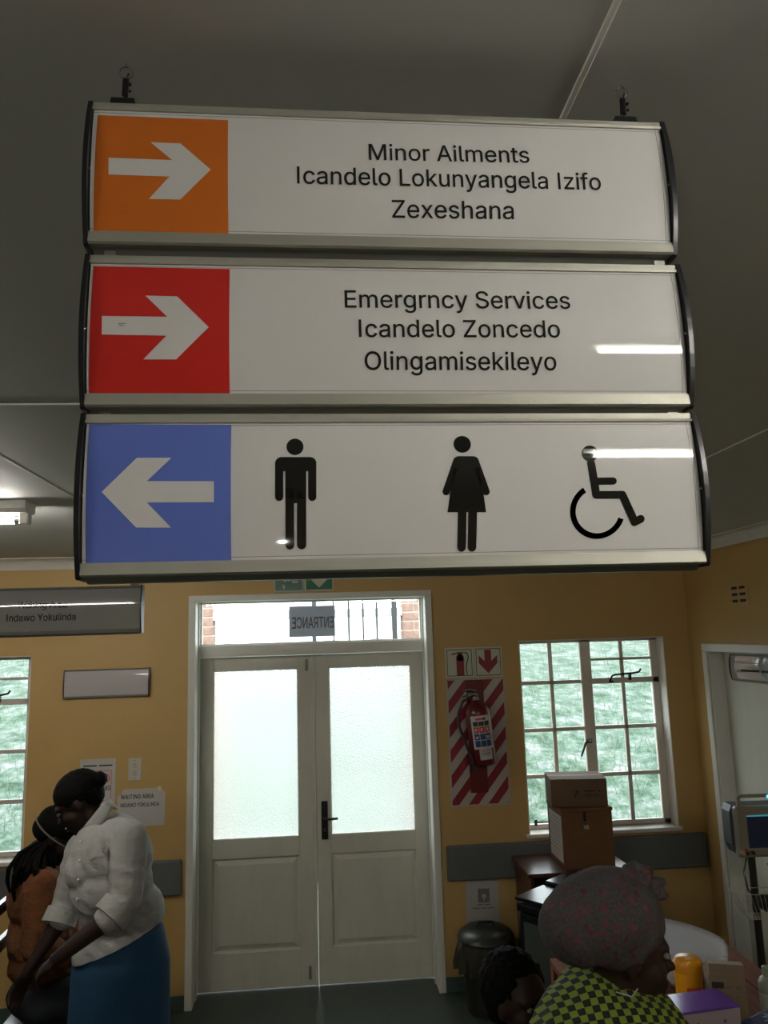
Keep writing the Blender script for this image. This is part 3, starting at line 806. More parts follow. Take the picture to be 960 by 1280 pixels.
# ------------------------------------------------------------------ outside
GR = bpy.data.materials.new('grassy_bank'); GR.use_nodes = True; MATS['grassy_bank'] = GR
nt = GR.node_tree; N = nt.nodes; L = nt.links; bs = N['Principled BSDF']; bs.inputs['Roughness'].default_value = .9
tc = N.new('ShaderNodeTexCoord'); n1 = N.new('ShaderNodeTexNoise'); n1.inputs['Scale'].default_value = 2.8; n1.inputs['Detail'].default_value = 14; n1.inputs['Roughness'].default_value = .82
L.new(tc.outputs['Object'], n1.inputs[0]); rp = N.new('ShaderNodeValToRGB'); L.new(n1.outputs[0], rp.inputs[0]); e = rp.color_ramp.elements
e[0].position = .41; e[0].color = (.015, .045, .022, 1); e[1].position = .60; e[1].color = (.25, .235, .25, 1)
m_ = rp.color_ramp.elements.new(.485); m_.color = (.070, .120, .080, 1); m_ = rp.color_ramp.elements.new(.53); m_.color = (.12, .165, .13, 1)
L.new(rp.outputs[0], bs.inputs['Base Color'])
b = MB(); nx, ny = 70, 60; vs = []


def gz(x, y):
    base = -.15 if y < 3.4 else -.15 + 2.2 * (1 - math.exp(-(y - 3.4) / 5.))
    return base + (.10 * noise.noise(Vector((x * .8, y * .8, 0))) + .05 * noise.noise(Vector((x * 3, y * 3, 5)))) * (1 if y > 3.4 else .1)


for j in range(ny + 1):
    y = .24 + 22 * (j / ny) ** 1.5
    vs.append([b.bm.verts.new((-16 + 32 * i / nx, y, gz(-16 + 32 * i / nx, y))) for i in range(nx + 1)])
for j in range(ny):
    for i in range(nx): b.bm.faces.new((vs[j][i], vs[j][i + 1], vs[j + 1][i + 1], vs[j + 1][i]))
g = b.build('ground', GR, None, True); tag(g, kind='structure')
BL = mat('grass_blades', (.12, .19, .12), .8, col2=(.26, .29, .24), scale=3)
b = MB(); rng = random.Random(3)
for k in range(16000):
    y = 2.6 + 12 * rng.random() ** 1.4; x = rng.uniform(-1.2, 1.2) * (y + 5) * .62 + .2
    if y < 3.4 and -1.6 < x < 1.6: continue
    h = rng.uniform(.06, .26); a = rng.uniform(0, PI); wv = .006; dx, dy = math.cos(a) * wv, math.sin(a) * wv; lx, ly = rng.uniform(-.08, .08), rng.uniform(-.08, .08)
    z = gz(x, y) - .01
    b.bm.faces.new([b.bm.verts.new(p) for p in ((x - dx, y - dy, z), (x + dx, y + dy, z), (x + lx, y + ly, z + h))])
g = b.build('bank_grass', BL); tag(g, 'long grass covering the bank outside the windows', 'grass', kind='stuff')
BRICK = mat('pinkish_face_brick', (.42, .27, .22), .85, var=.3, scale=25, bump=.3); MORT = mat('mortar', (.55, .50, .45), .9)
slabm = mat('porch_concrete', (.20, .22, .19), .8, var=.1)
tag(box('porch_slab', (-1.6, .24, -.3), (1.6, 2.6, -.02), slabm), 'concrete porch slab outside the double door', 'slab')
bmesh_brick = MB().box((-.109, -.052, -.036), (.109, .052, .036), .003); proto = None
bme = bpy.data.meshes.new('brick'); bmesh_brick.bm.to_mesh(bme); bmesh_brick.bm.free(); bme.materials.append(BRICK)
for cx, lab in ((-1.12, 'left brick porch pier seen through the pane above the door'), (.87, 'right brick porch pier seen through the pane above the door')):
    pier = empty('brick_pier', (cx, 2.41, -.02)); tag(pier, lab, 'pillar')
    box('mortar_core', (-.106, -.102, 0), (.106, .102, 2.9), MORT, pier)
    for r in range(34):
        for s in (-1, 1):
            o = bpy.data.objects.new('brick', bme); COL.objects.link(o); o.parent = pier
            if r % 2: o.location = (0, s * .057, .04 + r * .085)
            else: o.location = (s * .057, 0, .04 + r * .085); o.rotation_euler = (0, 0, PI / 2)
            if r % 2 == 0: pass
be = box('porch_beam', (-1.3, 2.31, 2.325), (1.1, 2.5, 2.40), mat('pale_lilac_paint', (.62, .60, .64), .7)); tag(be, 'pale painted beam between the two brick piers', 'beam')
be.location = (0, 0, 0)
gt = empty('burglar_gate', (0, 2.26, 0)); tag(gt, 'dark steel burglar gate of upright bars outside the double door', 'gate')
GATE = mat('dark_gate_steel', (.05, .055, .06), .5)
for x, wv in ((-.072, .042), (.107, .014), (.25, .018), (.385, .016), (.514, .018), (.68, .05)):
    box('bar', (x - wv / 2, -.012, -.0), (x + wv / 2, .012, 2.62), GATE, gt, .002)
box('rail', (-.09, -.01, .1), (.70, .01, .14), GATE, gt); box('rail', (-.09, -.01, 2.58), (.70, .01, 2.62), GATE, gt); box('rail', (-.09, -.01, 1.0), (.70, .01, 1.04), GATE, gt)
#PART2
# ------------------------------------------------------------------ furniture and things on the right
WOOD = mat('dark_brown_wood', (.10, .038, .022), .28, col2=(.05, .018, .012), scale=7, stretch=(1, 12, 12), bump=.04)
DESK = mat('red_brown_desk_wood', (.22, .078, .034), .75, spec=.2, col2=(.15, .052, .024), scale=4, stretch=(14, 1, 14), bump=.05)
CARD = mat('brown_cardboard', (.14, .085, .043), .85, var=.12, scale=12, bump=.08, bscale=120)
CARD2 = mat('reddish_cardboard', (.16, .072, .026), .8, var=.14, scale=9, bump=.06, bscale=120)
TAPE = mat('packing_tape', (.20, .13, .07), .7)
# wooden cabinet under the window
C_ = empty('wooden_cabinet', (1.45, -.245, 0)); tag(C_, 'low dark brown wooden cabinet under the window carrying two cardboard boxes', 'cabinet')
box('top', (-.31, -.185, .748), (.31, .205, .77), WOOD, C_, .003)
for x in (-.29, .272): box('side_panel', (x, -.165, 0), (x + .018, .2, .748), WOOD, C_)
box('back_panel', (-.272, .19, .05), (.272, .198, .748), WOOD, C_)
for z in (.10, .40, .66): box('shelf', (-.272, -.16, z), (.272, .19, z + .018), WOOD, C_)
pp = box('paper_stack', (1.42, -.38, .6785), (1.62, -.12, .715), PAPER, None, .002); tag(pp, 'stack of white paper on the cabinet\'s upper shelf', 'paper')
# suggestion box with hasp and padlock
bx = empty('padlocked_box', (1.530, -.235, .770)); tag(bx, 'tall brown box with small padlock and white sheet on its side, on the cabinet', 'box')
box('body', (-.158, -.145, 0), (.145, .145, .325), CARD2, bx, .002)
box('lid', (-.162, -.15, .315), (.150, .15, .335), CARD2, bx, .002)
box('side_notice', (-.1595, -.130, .030), (-.158, .105, .290), PAPER, bx)
for i in range(9): box('text_line', (-.1605, -.10, .265 - i * .022), (-.1595, .06 + .02 * ((i * 7) % 3), .268 - i * .022), INKG, bx)
box('hasp', (-.030, -.154, .245), (-.016, -.15, .318), BLACK, bx)
pl = MB().tube([(-.037 + .014 + .010 * math.cos(a), -.158, .245 + .014 * math.sin(a)) for a in [PI * i / 8 for i in range(9)]], .0025, 8).box((-.040, -.168, .215), (-.006, -.150, .245), .006, seg=2).build('padlock', CHROME, bx)
box('lid_knob', (.150, -.02, .322), (.158, .0, .332), BLACK, bx)
# upper carton
ub = empty('cardboard_carton', (1.515, -.225, 1.106), math.radians(-9)); tag(ub, 'closed cardboard carton lying on top of the padlocked box', 'box')
box('body', (-.165, -.13, 0), (.165, .13, .155), CARD, ub, .003)
box('flap', (-.165, -.13, .155), (.165, -.002, .158), CARD, ub, .001); box('flap', (-.165, .002, .155), (.165, .13, .158), CARD, ub, .001)
box('tape', (-.166, -.02, .158), (.166, .02, .1588), TAPE, ub)
fy = -.1304
lay('umbrella_mark', poly_bm([circ(-.012, .085, .010), R_(-.022, .086, -.002, .092), R_(-.014, .06, -.010, .09), R_(-.03, .055, -.018, .075)]), lambda u, v: Vector((u, fy, v)), INKM, ub)
small_print('print', (5, 1), .03, .125, .085, .012, lambda u, v: Vector((u, fy, .17 - v)), INKM, ub)
for z in (.07, .06): box('print_line', (.03, fy - .0002, z), (.115, fy + .001, z + .004), INKM, ub)

# waste bin with bag and lid
BINM = mat('dark_olive_bin_plastic', (.018, .02, .014), .35); BAGM = mat('thin_olive_bin_bag', (.035, .035, .024), .25, bump=.5, bscale=30)
bn = empty('waste_bin', (.915, -.245, 0)); tag(bn, 'dark lidded waste bin with overhanging bag beside the double door', 'bin')
MB().lathe([(.115, 0), (.125, .004), (.150, .36), (.152, .37), (.146, .37)], n=32).build('bin_body', BINM, bn, True)
b = MB(); prev = None; n = 48
rings = []
for (r, z, a) in ((.150, .385, .0), (.158, .38, .002), (.166, .34, .008), (.172, .27, .016), (.168, .235, .020)):
    rings.append([b.bm.verts.new(((r + a * math.sin(j * 1.7) + a * .6 * math.sin(j * 3.1 + z * 20)) * math.cos(2 * PI * j / n), (r + a * math.sin(j * 1.7)) * math.sin(2 * PI * j / n), z - a * abs(math.sin(j * .9)))) for j in range(n)])
for A, Bq in zip(rings, rings[1:]):
    for j in range(n): b.bm.faces.new((A[j], A[(j + 1) % n], Bq[(j + 1) % n], Bq[j]))
b.build('bin_bag', BAGM, bn, True)
ld = MB().lathe([(.165, .385), (.168, .392), (.160, .41), (.12, .438), (.06, .452), (.01, .456)], n=36).build('lid', BINM, bn, True)
MB().tube([(-.05, -.02, .45), (-.04, -.02, .475), (.04, -.02, .475), (.05, -.02, .45)], .006, 8).build('lid_handle', BLKPL, ld, True)

# black office machine with paper trays
MAC = mat('black_machine_plastic', (.010, .012, .016), .22, var=.1); MACG = mat('grey_machine_trim', (.30, .32, .34), .3); DGREEN = mat('dark_grey_green_side', (.05, .06, .05), .5)
mc = empty('office_printer', (1.30, -.90, .13), math.radians(38)); tag(mc, 'black office printer on a base cabinet in front of the wooden cabinet', 'printer')
box('base_cabinet', (-.24, -.22, -.13), (.24, .22, .34), MAC, mc, .006)
box('side_cover', (-.246, -.20, .03), (-.239, .20, .56), DGREEN, mc, .003)
box('body', (-.245, -.23, .342), (.245, .23, .60), MAC, mc, .012)
for i in range(2):
    tr_ = box('paper_tray', (-.225, -.238, .36 + i * .085), (.225, -.229, .435 + i * .085), MAC, mc, .003)
    box('tray_handle', (-.06, -.246, .405 + i * .085), (.06, -.237, .415 + i * .085), MACG, tr_, .002)
box('output_tray', (-.25, -.22, .603), (.0, .235, .640), MAC, mc, .004)
box('scanner_lid', (-.255, -.235, .655), (-.01, .24, .672), MAC, mc, .004)
box('scanner_body', (.0, -.24, .603), (.26, .24, .690), MAC, mc, .008)
box('trim_strip', (-.256, -.241, .660), (-.012, -.235, .666), MACG, mc); box('trim_strip', (-.256, -.241, .637), (-.012, -.222, .641), MACG, mc); box('trim_strip', (.0, -.246, .675), (.26, -.24, .680), MACG, mc)
st = box('sticker', (-.18, -.2475, .17), (-.06, -.2195, .27), mat('sticker', (.35, .36, .33), .4), mc)
box('sticker_mark', (-.165, -.249, .21), (-.12, -.2470, .25), mat('sticker_green', (.25, .32, .05), .5), st)
lf_ = MB().box((-.07, -.005, -.10), (.07, 0, .10)).build('pink_spotted_leaflet', PAPER); lf_.location = (1.14, -1.160, .45); lf_.rotation_euler = (-.25, 0, math.radians(38))
bpy.data.objects.remove(lf_)

# desk with things on it
DZT = .75
dk = empty('desk', (1.30, -2.15, 0)); tag(dk, 'red-brown wooden desk along the right-hand wall, under boxes and bottles', 'desk')
box('desktop', (-.36, -.64, .722), (.34, .645, .75), DESK, dk, .004); 
box('desktop', (.344, -.64, .722), (.455, .645, .75), DESK, dk, .004)
for x, y in ((-.34, -.62), (.43, -.62), (-.34, .62), (.43, .62)): box('leg', (x - .02, y - .02, 0), (x + .02, y + .02, .722), DESK, dk, .002)
box('modesty_panel', (-.32, .60, .25), (.41, .615, .722), DESK, dk)
WPL = mat('white_glossy_plastic', (.74, .76, .80), .2)
# curved white tray of the baby scale
bs_ = empty('baby_scale', (1.36, -1.72, DZT)); tag(bs_, 'curved white plastic weighing tray on the desk behind the yellow container', 'scale'); bs_.rotation_euler = (0, 0, math.radians(-38)); bs_.location = (1.33, -1.72, DZT)
b = MB(); nu, nv = 26, 12; grid = []
for i in range(nu + 1):
    u = -1 + 2 * i / nu; row = []
    for j in range(nv + 1):
        v = -1 + 2 * j / nv
        x = .27 * u; wy = .135 * max(.02, 1 - abs(u) ** 3.2) ** .5; y = wy * v
        z = .07 + (.05 + .05 * (v > 0)) * v * v * (1 - .5 * u * u) + .03 * (abs(u) ** 3)
        row.append(b.bm.verts.new((x, y, z)))
    grid.append(row)
for i in range(nu):
    for j in range(nv): b.bm.faces.new((grid[i][j], grid[i + 1][j], grid[i + 1][j + 1], grid[i][j + 1]))
bmesh.ops.solidify(b.bm, geom=b.bm.faces[:], thickness=.006); b.build('tray', WPL, bs_, 'all')
box('scale_base', (-.15, -.10, 0), (.15, .10, .068), WPL, bs_, .012)
YEL = mat('yellow_plastic', (.75, .33, .01), .3)
yc = empty('sharps_container', (1.345, -1.96, DZT)); tag(yc, 'yellow plastic sharps container with rounded lid on the desk', 'container')
MB().lathe([(.045, 0), (.050, .004), (.053, .105), (.050, .112)], n=28, sy=.8).build('body', YEL, yc, True)
MB().lathe([(.055, .108), (.056, .128), (.050, .148), (.040, .156), (.0, .158)], n=28, sy=.8).build('lid', YEL, yc, True)
box('printed_mark', (-.028, -.0450, .050), (.028, -.040, .062), mat('orange_red_print', (.55, .08, .01), .4), yc)
# glove carton, upright and open
gb = empty('glove_carton', (1.405, -2.12, DZT), math.radians(-18)); tag(gb, 'upright brown carton with a torn dark slot, right of the yellow container', 'box')
BRC = mat('light_brown_carton', (.26, .19, .12), .7, var=.08); BRD = mat('dark_green_carton_side', (.03, .035, .03), .5)
MB().box((-.062, -.05, 0), (.062, .05, .165), .002).build('body', BRC, gb)
box('dark_side', (-.0628, -.049, .003), (-.0615, .049, .13), BRD, gb)
MB().prism([(-.05, .165), (.05, .165), (.02, .190), (-.05, .205)], 'x', -.055, .062).build('raised_flap', BRC, gb)
box('slot', (-.050, -.0508, .125), (-.010, -.0495, .145), INKM, gb)
small_print('small_print', (2, 2), -.005, .050, .125, .014, lambda u, v: Vector((u, -.0508, .25 - v)), INKG, gb, bold=.02)
small_print('small_print', (4, 1), -.045, .040, .095, .010, lambda u, v: Vector((u, -.0508, .19 - v)), INKG, gb)
# purple and white box
PUR = mat('purple_glossy_card', (.16, .06, .42), .12, spec=.7); LAV = mat('lavender_white_card', (.42, .37, .42), .5)
pb = empty('purple_box', (1.235, -2.24, DZT), math.radians(7)); tag(pb, 'box with glossy purple top and pale lavender sides at the desk\'s front', 'box')
box('body', (-.125, -.065, 0), (.125, .065, .125), LAV, pb, .002)
box('purple_top', (-.1255, -.0655, .118), (.1255, .0655, .1275), PUR, pb, .002)
for x in (-.035, .065):
    lay('emblem', poly_bm([circ(x, .085, .006), R_(x - .008, .070, x + .008, .074), R_(x - .012, .062, x + .012, .065)]), lambda u, v: Vector((u, -.0654, v)), INKG, pb)
bp = empty('blue_packet', (1.495, -2.215, DZT), math.radians(-62)); tag(bp, 'dark blue packet with a white squiggle lying on the desk', 'packet')
b = MB(); b.box((-.045, -.10, 0), (.045, .10, .045), .014, seg=3); b.build('packet', mat('dark_blue_foil', (.02, .06, .20), .3), bp)
lay('squiggle', poly_bm([caps(-.02, .02, .0, .035, .003), caps(.0, .035, -.01, .0, .003), caps(-.01, .0, .02, .02, .003), caps(.02, .02, .01, -.02, .003)]), lambda u, v: Vector((u, v, .0455)), LBW, bp)
b = MB(); b.sphere((0, 0, .020), (.055, .030, .018), 20, Euler((.1, .3, .5)).to_matrix())
ti = b.build('crumpled_tissue', PAPER, None, True); ti.location = (1.41, -2.31, DZT)
for v in ti.data.vertices:
    v.co += Vector((0, 0, 1)) * .010 * noise.noise(v.co * 40); v.co.z = max(v.co.z, 0)
tag(ti, 'crumpled white tissue between the purple box and the blue packet', 'tissue')
BOT = mat('milky_bottle_plastic', (.42, .44, .36), .3); CAPM = mat('pale_green_cap', (.35, .42, .28), .35)
bo = empty('bottle', (1.585, -2.08, DZT)); tag(bo, 'milky plastic bottle with pale green cap at the right edge of the desk', 'bottle')
MB().lathe([(.026, 0), (.029, .003), (.029, .062), (.027, .065), (.029, .068), (.029, .10), (.024, .112), (.012, .12), (.012, .125)], n=26).build('body', BOT, bo, True)
MB().lathe([(.013, .122), (.013, .15), (.008, .154)], n=18).build('cap', CAPM, bo, True)

# patient monitor on a rolling stand
MON = mat('cream_monitor_plastic', (.24, .225, .18), .4); MONG = mat('slate_monitor_side', (.06, .065, .08), .45)
mo = empty('patient_monitor', (2.195, -1.0, 0), math.radians(-4)); tag(mo, 'cream patient monitor with dark screen on a wheeled stand at the right edge', 'monitor')
fr_ = box('housing', (-.115, -.055, .975), (.145, -.01, 1.222), MON, mo, .010)
MB().prism([(-.110, .985), (-.128, 1.03), (-.128, 1.19), (-.112, 1.222), (.14, 1.222), (.14, .975)], 'y', -.012, .075).build('rear_shell', MONG, mo)
box('bezel', (-.092, -.0575, 1.008), (.10, -.054, 1.205), MON, fr_, .003)
SCR = mat('dark_blue_screen', (.006, .010, .022), .12, emit=(.10, .16, .35), es=.008)
sc_ = box('screen', (-.060, -.0595, 1.022), (.075, -.057, 1.178), SCR, fr_)
box('screen_bar', (-.060, -.0600, 1.174), (.075, -.0590, 1.180), mat('cyan_bar', (.02, .2, .28), .3, emit=(.05, .5, .65), es=.15), sc_)
small_print('brand_print', (5, 1), -.072, -.025, 1.190, .006, lambda u, v: Vector((u, -.0580, 2.380 - v)), LBR, fr_)
MB().tube([(-.085, -.03, 1.215), (-.085, -.035, 1.262), (-.08, -.035, 1.270), (.075, -.035, 1.270), (.085, -.035, 1.262), (.095, -.03, 1.215)], .009, 10).build('carry_handle', MON, mo, True)
MB().sphere((.075, -.046, 1.266), (.016, .008, .010), 14).build('alarm_lamp', mat('lit_blue_alarm_lamp', (.05, .3, .8), .3, emit=(.06, .42, 1), es=1.3), mo, True)
for x, m_, r in ((-.096, CHROME, .011), (-.078, LBR, .007), (-.074, INKM, .010), (-.045, INKM, .010)):
    z = 1.0 if m_ != LBR else 1.013
    MB().tube([(x, -.055, z), (x, -.066, z)], r, 12).build('knob', m_, mo, True)
MB().tube([(-.02, .02, .08), (-.02, .02, .985)], .019, 14).build('pole', mat('dark_pole', (.05, .045, .035), .3, metal=.5), mo, True)
for k in range(5):
    a = 2 * PI * k / 5 + .3; e_ = Vector((-.02 + .22 * math.cos(a), .02 + .22 * math.sin(a), .055))
    lg = MB().tube([(-.02, .02, .085), e_], [.018, .012], 10).build('leg', MONG, mo, True)
    MB().tube([e_ + Vector((0, -.012, -.028)), e_ + Vector((0, .012, -.028))], .027, 14).build('castor', BLKPL, lg, True)
bk = MB(); wr = .0018
zt, zb_ = .815, .695
T_ = [(-.165, -.10), (.13, -.10), (.13, .0), (-.165, .0)]; B_ = [(-.105, -.085), (.10, -.085), (.10, .0), (-.105, .0)]
for z, Q in ((zt, T_), (zb_, B_)): bk.tube([(x, y, z) for x, y in Q], wr, 6, closed=True)
for i in range(14):
    t_ = i / 13; bk.tube([(-.165 + .295 * t_, -.10, zt), (-.105 + .205 * t_, -.085, zb_)], wr * .8, 5)
for i in range(5):
    t_ = i / 4; bk.tube([(-.165, -.10 + .10 * t_, zt), (-.105, -.085 + .085 * t_, zb_)], wr * .8, 5); bk.tube([(-.105, -.085 + .085 * t_, zb_), (.10, -.085 + .085 * t_, zb_)], wr * .8, 5)
bk.build('wire_basket', mat('steel_wire', (.75, .75, .7), .3, metal=.8), mo, True)
cf = MB(); cf.sphere((.03, -.045, .748), (.085, .034, .045), 16, Euler((0, .35, 0)).to_matrix()); cf = cf.build('pressure_cuff', BLKPL, mo, True)
for v in cf.data.vertices: v.co += v.co.normalized() * .006 * noise.noise(v.co * 30)
MB().tube([(-.05, .0, .975), (-.09, -.03, .90), (-.085, -.05, .82), (-.02, -.05, .77), (.04, -.045, .79), (.09, -.03, .88), (.05, .0, .93)], .0045, 8).build('cable', BLKPL, mo, True)

# waiting bench: a row of black seats running away from the camera at the left
BEN = mat('black_gloss_bench', (.008, .009, .012), .16, spec=.8)
bc = empty('waiting_bench', (-1.50, -1.35, 0)); tag(bc, 'black glossy bench frame at the left edge behind the seated person', 'bench')
box('back_rail', (-.045, -.75, .915), (.0, .75, .965), BEN, bc, .010); box('back_rail', (-.045, -.75, .750), (.0, .75, .805), BEN, bc, .010)
for y in (-.73, .0, .73):
    box('upright', (-.04, y - .018, 0), (-.005, y + .018, .93), BEN, bc, .004); box('leg', (.36, y - .018, 0), (.385, y + .018, .40), BEN, bc, .004)
box('seat', (.0, -.75, .40), (.40, .75, .445), BEN, bc, .015)

# ------------------------------------------------------------------ people
SKIN = mat('dark_brown_skin', (.026, .013, .009), .55, spec=.3, var=.12, scale=10); HAIR = mat('black_hair', (.003, .0025, .0025), .8, bump=.5, bscale=160, spec=.12)
LIP = mat('lips', (.09, .03, .028), .4); EYE = mat('eye_white', (.20, .17, .15), .4); IRIS = mat('iris', (.01, .006, .004), .2)


def fused(name, build, voxel, M, parent, smooth=4, disp=None, cut=None, thick=0):
    b = MB(); build(b); me = bpy.data.meshes.new('t'); b.bm.to_mesh(me); b.bm.free()
    o = bpy.data.objects.new('t', me); COL.objects.link(o)
    r = o.modifiers.new('r', 'REMESH'); r.mode = 'VOXEL'; r.voxel_size = voxel
    s = o.modifiers.new('s', 'SMOOTH'); s.factor = .5; s.iterations = smooth
    dg = bpy.context.evaluated_depsgraph_get(); me2 = bpy.data.meshes.new_from_object(o.evaluated_get(dg))
    bpy.data.objects.remove(o)
    if disp:
        ns = [v.normal.copy() for v in me2.vertices]
        for v, n_ in zip(me2.vertices, ns): v.co = v.co + n_ * disp(v.co, n_)
    if cut:
        bm = bmesh.new(); bm.from_mesh(me2)
        for co, no_ in cut: bmesh.ops.bisect_plane(bm, geom=bm.verts[:] + bm.edges[:] + bm.faces[:], plane_co=co, plane_no=no_, clear_outer=True)
        if thick:
            bmesh.ops.solidify(bm, geom=bm.faces[:], thickness=thick)
        bm.to_mesh(me2); bm.free()
    o = link_mesh(name, me2, parent, M, True)
    return o


def limb(b, pts, rs, n=14):
    """tapered limb: spheres at the joints joined by tubes"""
    for p, r in zip(pts, rs): b.sphere(p, r, 14)
    for (p, q), (r, s) in zip(zip(pts, pts[1:]), zip(rs, rs[1:])): b.tube([p, q], [r, s], n)


def head_blobs(b, c, R, k=1.):
    """head with face towards local +x, crown towards +z"""
    c = Vector(c)
    def e(p, r): b.sphere(c + R @ (Vector(p) * k), Vector(r) * k, 18, R)
    e((-.008, 0, .012), (.095, .074, .092)); e((.030, 0, -.045), (.062, .060, .072)); e((.040, 0, -.088), (.045, .044, .034))
    e((.068, 0, -.105), (.022, .022, .018)); e((.045, .038, -.040), (.036, .026, .034)); e((.045, -.038, -.040), (.036, .026, .034))
    e((.070, .028, .018), (.020, .028, .012)); e((.070, -.028, .018), (.020, .028, .012))
    e((.092, 0, -.012), (.011, .010, .024)); e((.101, 0, -.033), (.016, .018, .011)); e((.086, 0, -.066), (.015, .026, .007)); e((.084, 0, -.080), (.015, .024, .009))
    e((-.005, .076, -.015), (.016, .008, .030)); e((-.005, -.076, -.015), (.016, .008, .030))


def face_bits(body, c, R, k=1.):
    c = Vector(c)
    for s in (-1, 1):
        p = c + R @ (Vector((.082, s * .031, -.002)) * k)
        o = MB().sphere(p, Vector((.0085, .012, .0065)) * k, 14, R).build('eye', EYE, body, 'all')
        MB().sphere(c + R @ (Vector((.0875, s * .031, -.002)) * k), .0048 * k, 10).build('iris', IRIS, body, 'all')
    MB().sphere(c + R @ (Vector((.094, 0, -.068)) * k), Vector((.010, .024, .005)) * k, 12, R).sphere(c + R @ (Vector((.092, 0, -.079)) * k), Vector((.011, .021, .006)) * k, 12, R).build('lips', LIP, body, 'all')


def hand_blobs(b, wrist, d, palm_n, curl=.5, k=1.):
    """palm and five fingers; d = direction of the hand, palm_n = out of the palm"""
    d = Vector(d).normalized(); pn = Vector(palm_n); pn = (pn - d * pn.dot(d)).normalized(); sd = d.cross(pn)
    w_ = Vector(wrist)
    R = Matrix((d, sd, pn)).transposed()
    b.sphere(w_ + d * .048 * k, Vector((.050, .038, .015)) * k, 14, R); b.tube([w_ - d * .02, w_ + d * .03 * k], [.024 * k, .026 * k], 12)
    for i, (off, ln) in enumerate(((-.029, .070), (-.010, .080), (.010, .075), (.028, .060))):
        p = w_ + d * .085 * k + sd * off * k; dirn = (d + sd * off * 3).normalized(); a = curl * (.7 + .15 * i)
        pts = [p - dirn * .02 * k, p]
        for sgm, f_ in enumerate((.45, .32, .23)):
            a2 = a * (sgm + 1) * .6; pts.append(pts[-1] + (dirn * math.cos(a2) + pn * math.sin(a2)) * ln * f_ * k)
        limb(b, pts, [.0085 * k, .009 * k, .0085 * k, .0075 * k, .0062 * k], 8)
    p = w_ + d * .025 * k - sd * .030 * k
    limb(b, [p, p - sd * .022 * k + d * .024 * k + pn * .006, p - sd * .032 * k + d * .052 * k + pn * .018, p - sd * .030 * k + d * .075 * k + pn * .026], [.012 * k, .0105 * k, .009 * k, .007 * k], 8)


def facing(yaw, pitch, roll=0.):      # local +x -> heading yaw (about z, 0 = +x), pitch positive = looking down
    return Euler((0, 0, yaw)).to_matrix() @ Euler((0, pitch, 0)).to_matrix() @ Euler((roll, 0, 0)).to_matrix()


# ---- woman standing at the left, bending over the seated person
Y = -1.42
Pn = empty('person', (-.86, Y, 0)); tag(Pn, 'woman in rolled-sleeve white shirt and blue skirt standing bent towards a seated person', 'person')
G = lambda px, py, dy=0.: at(px, py, Y + dy) - Vector((-.86, Y, 0))
hc = G(97, 1000, .0); HR = facing(PI + .12, .62)
sh_n, el_n, cf_n, wr_n = G(160, 1048, -.13), G(158, 1122, -.20), G(138, 1146, -.24), G(74, 1196, -.26)
sh_f, el_f, cf_f, wr_f = G(104, 1062, .15), G(84, 1125, .14), G(74, 1152, .10), G(36, 1212, .06)
ank = [Vector((.02, -.09, .07)), Vector((.10, .10, .07))]


def nb(b):
    head_blobs(b, hc, HR, 1.02)
    limb(b, [G(108, 1010), G(122, 1030), G(135, 1050)], [.050, .052, .06])
    b.sphere(G(138, 1075), (.15, .13, .18)); b.sphere(G(150, 1130), (.13, .12, .15)); b.sphere(G(152, 1190), (.15, .12, .13))
    limb(b, [G(140, 1050, -.08), sh_n, el_n, cf_n, wr_n], [.05, .055, .045, .043, .027])
    limb(b, [G(125, 1055, .08), sh_f, el_f, cf_f, wr_f], [.05, .05, .043, .04, .026])
    hand_blobs(b, wr_n, (-.75, .15, -.55), (-.1, .3, -.9), .7); hand_blobs(b, wr_f, (-.45, 0, -.85), (.4, -.6, -.3), .6)
    for i, a in enumerate(ank):
        hip = G(153, 1205, -.06 + .12 * i); kn = (hip + a) / 2 + Vector((-.03, 0, 0))
        limb(b, [hip, kn, a], [.075, .055, .038]); b.sphere(a + Vector((-.06, 0, -.035)), (.10, .042, .032))


bd = fused('body', nb, .007, SKIN, Pn, 3); face_bits(bd, hc, HR, 1.02)
hair = lambda b: (b.sphere(hc + HR @ Vector((-.020, 0, .034)), (.104, .086, .086), 20, HR), b.sphere(hc + HR @ Vector((-.055, 0, -.005)), (.060, .072, .07), 16, HR),
                  b.sphere(hc + HR @ Vector((-.118, 0, .015)), (.034, .040, .034), 14, HR))
fused('hair', hair, .007, HAIR, Pn, 3, lambda c, n: .003 * noise.noise(c * 70))
SHIRT = mat('white_cotton_shirt', (.32, .315, .30), .9, var=.04, scale=30, bump=.7, bscale=13, stretch=(1, 1, 2.2))


def crease(a, k, seed=0, st=(1, 1, 1)):
    s3 = Vector(st)
    def f(c, n):
        p = Vector((c.x * s3.x, c.y * s3.y, c.z * s3.z)) * k + Vector((seed, 0, 0))
        r = 1 - abs(noise.noise(p)) * 2.2
        return a * (r - .4) + a * .4 * noise.noise(p * 2.3)
    return f


def folds(c, n):
    q = noise.noise(c * 5); r = noise.noise(c * 9 + Vector((4, 0, 0)))
    ph = (c.z * 1.0 + c.x * .55) * 95 + 9 * q
    return .0038 * (math.sin(ph) ** 3) * (.2 + max(0, r) * 2.2) + .002 * q


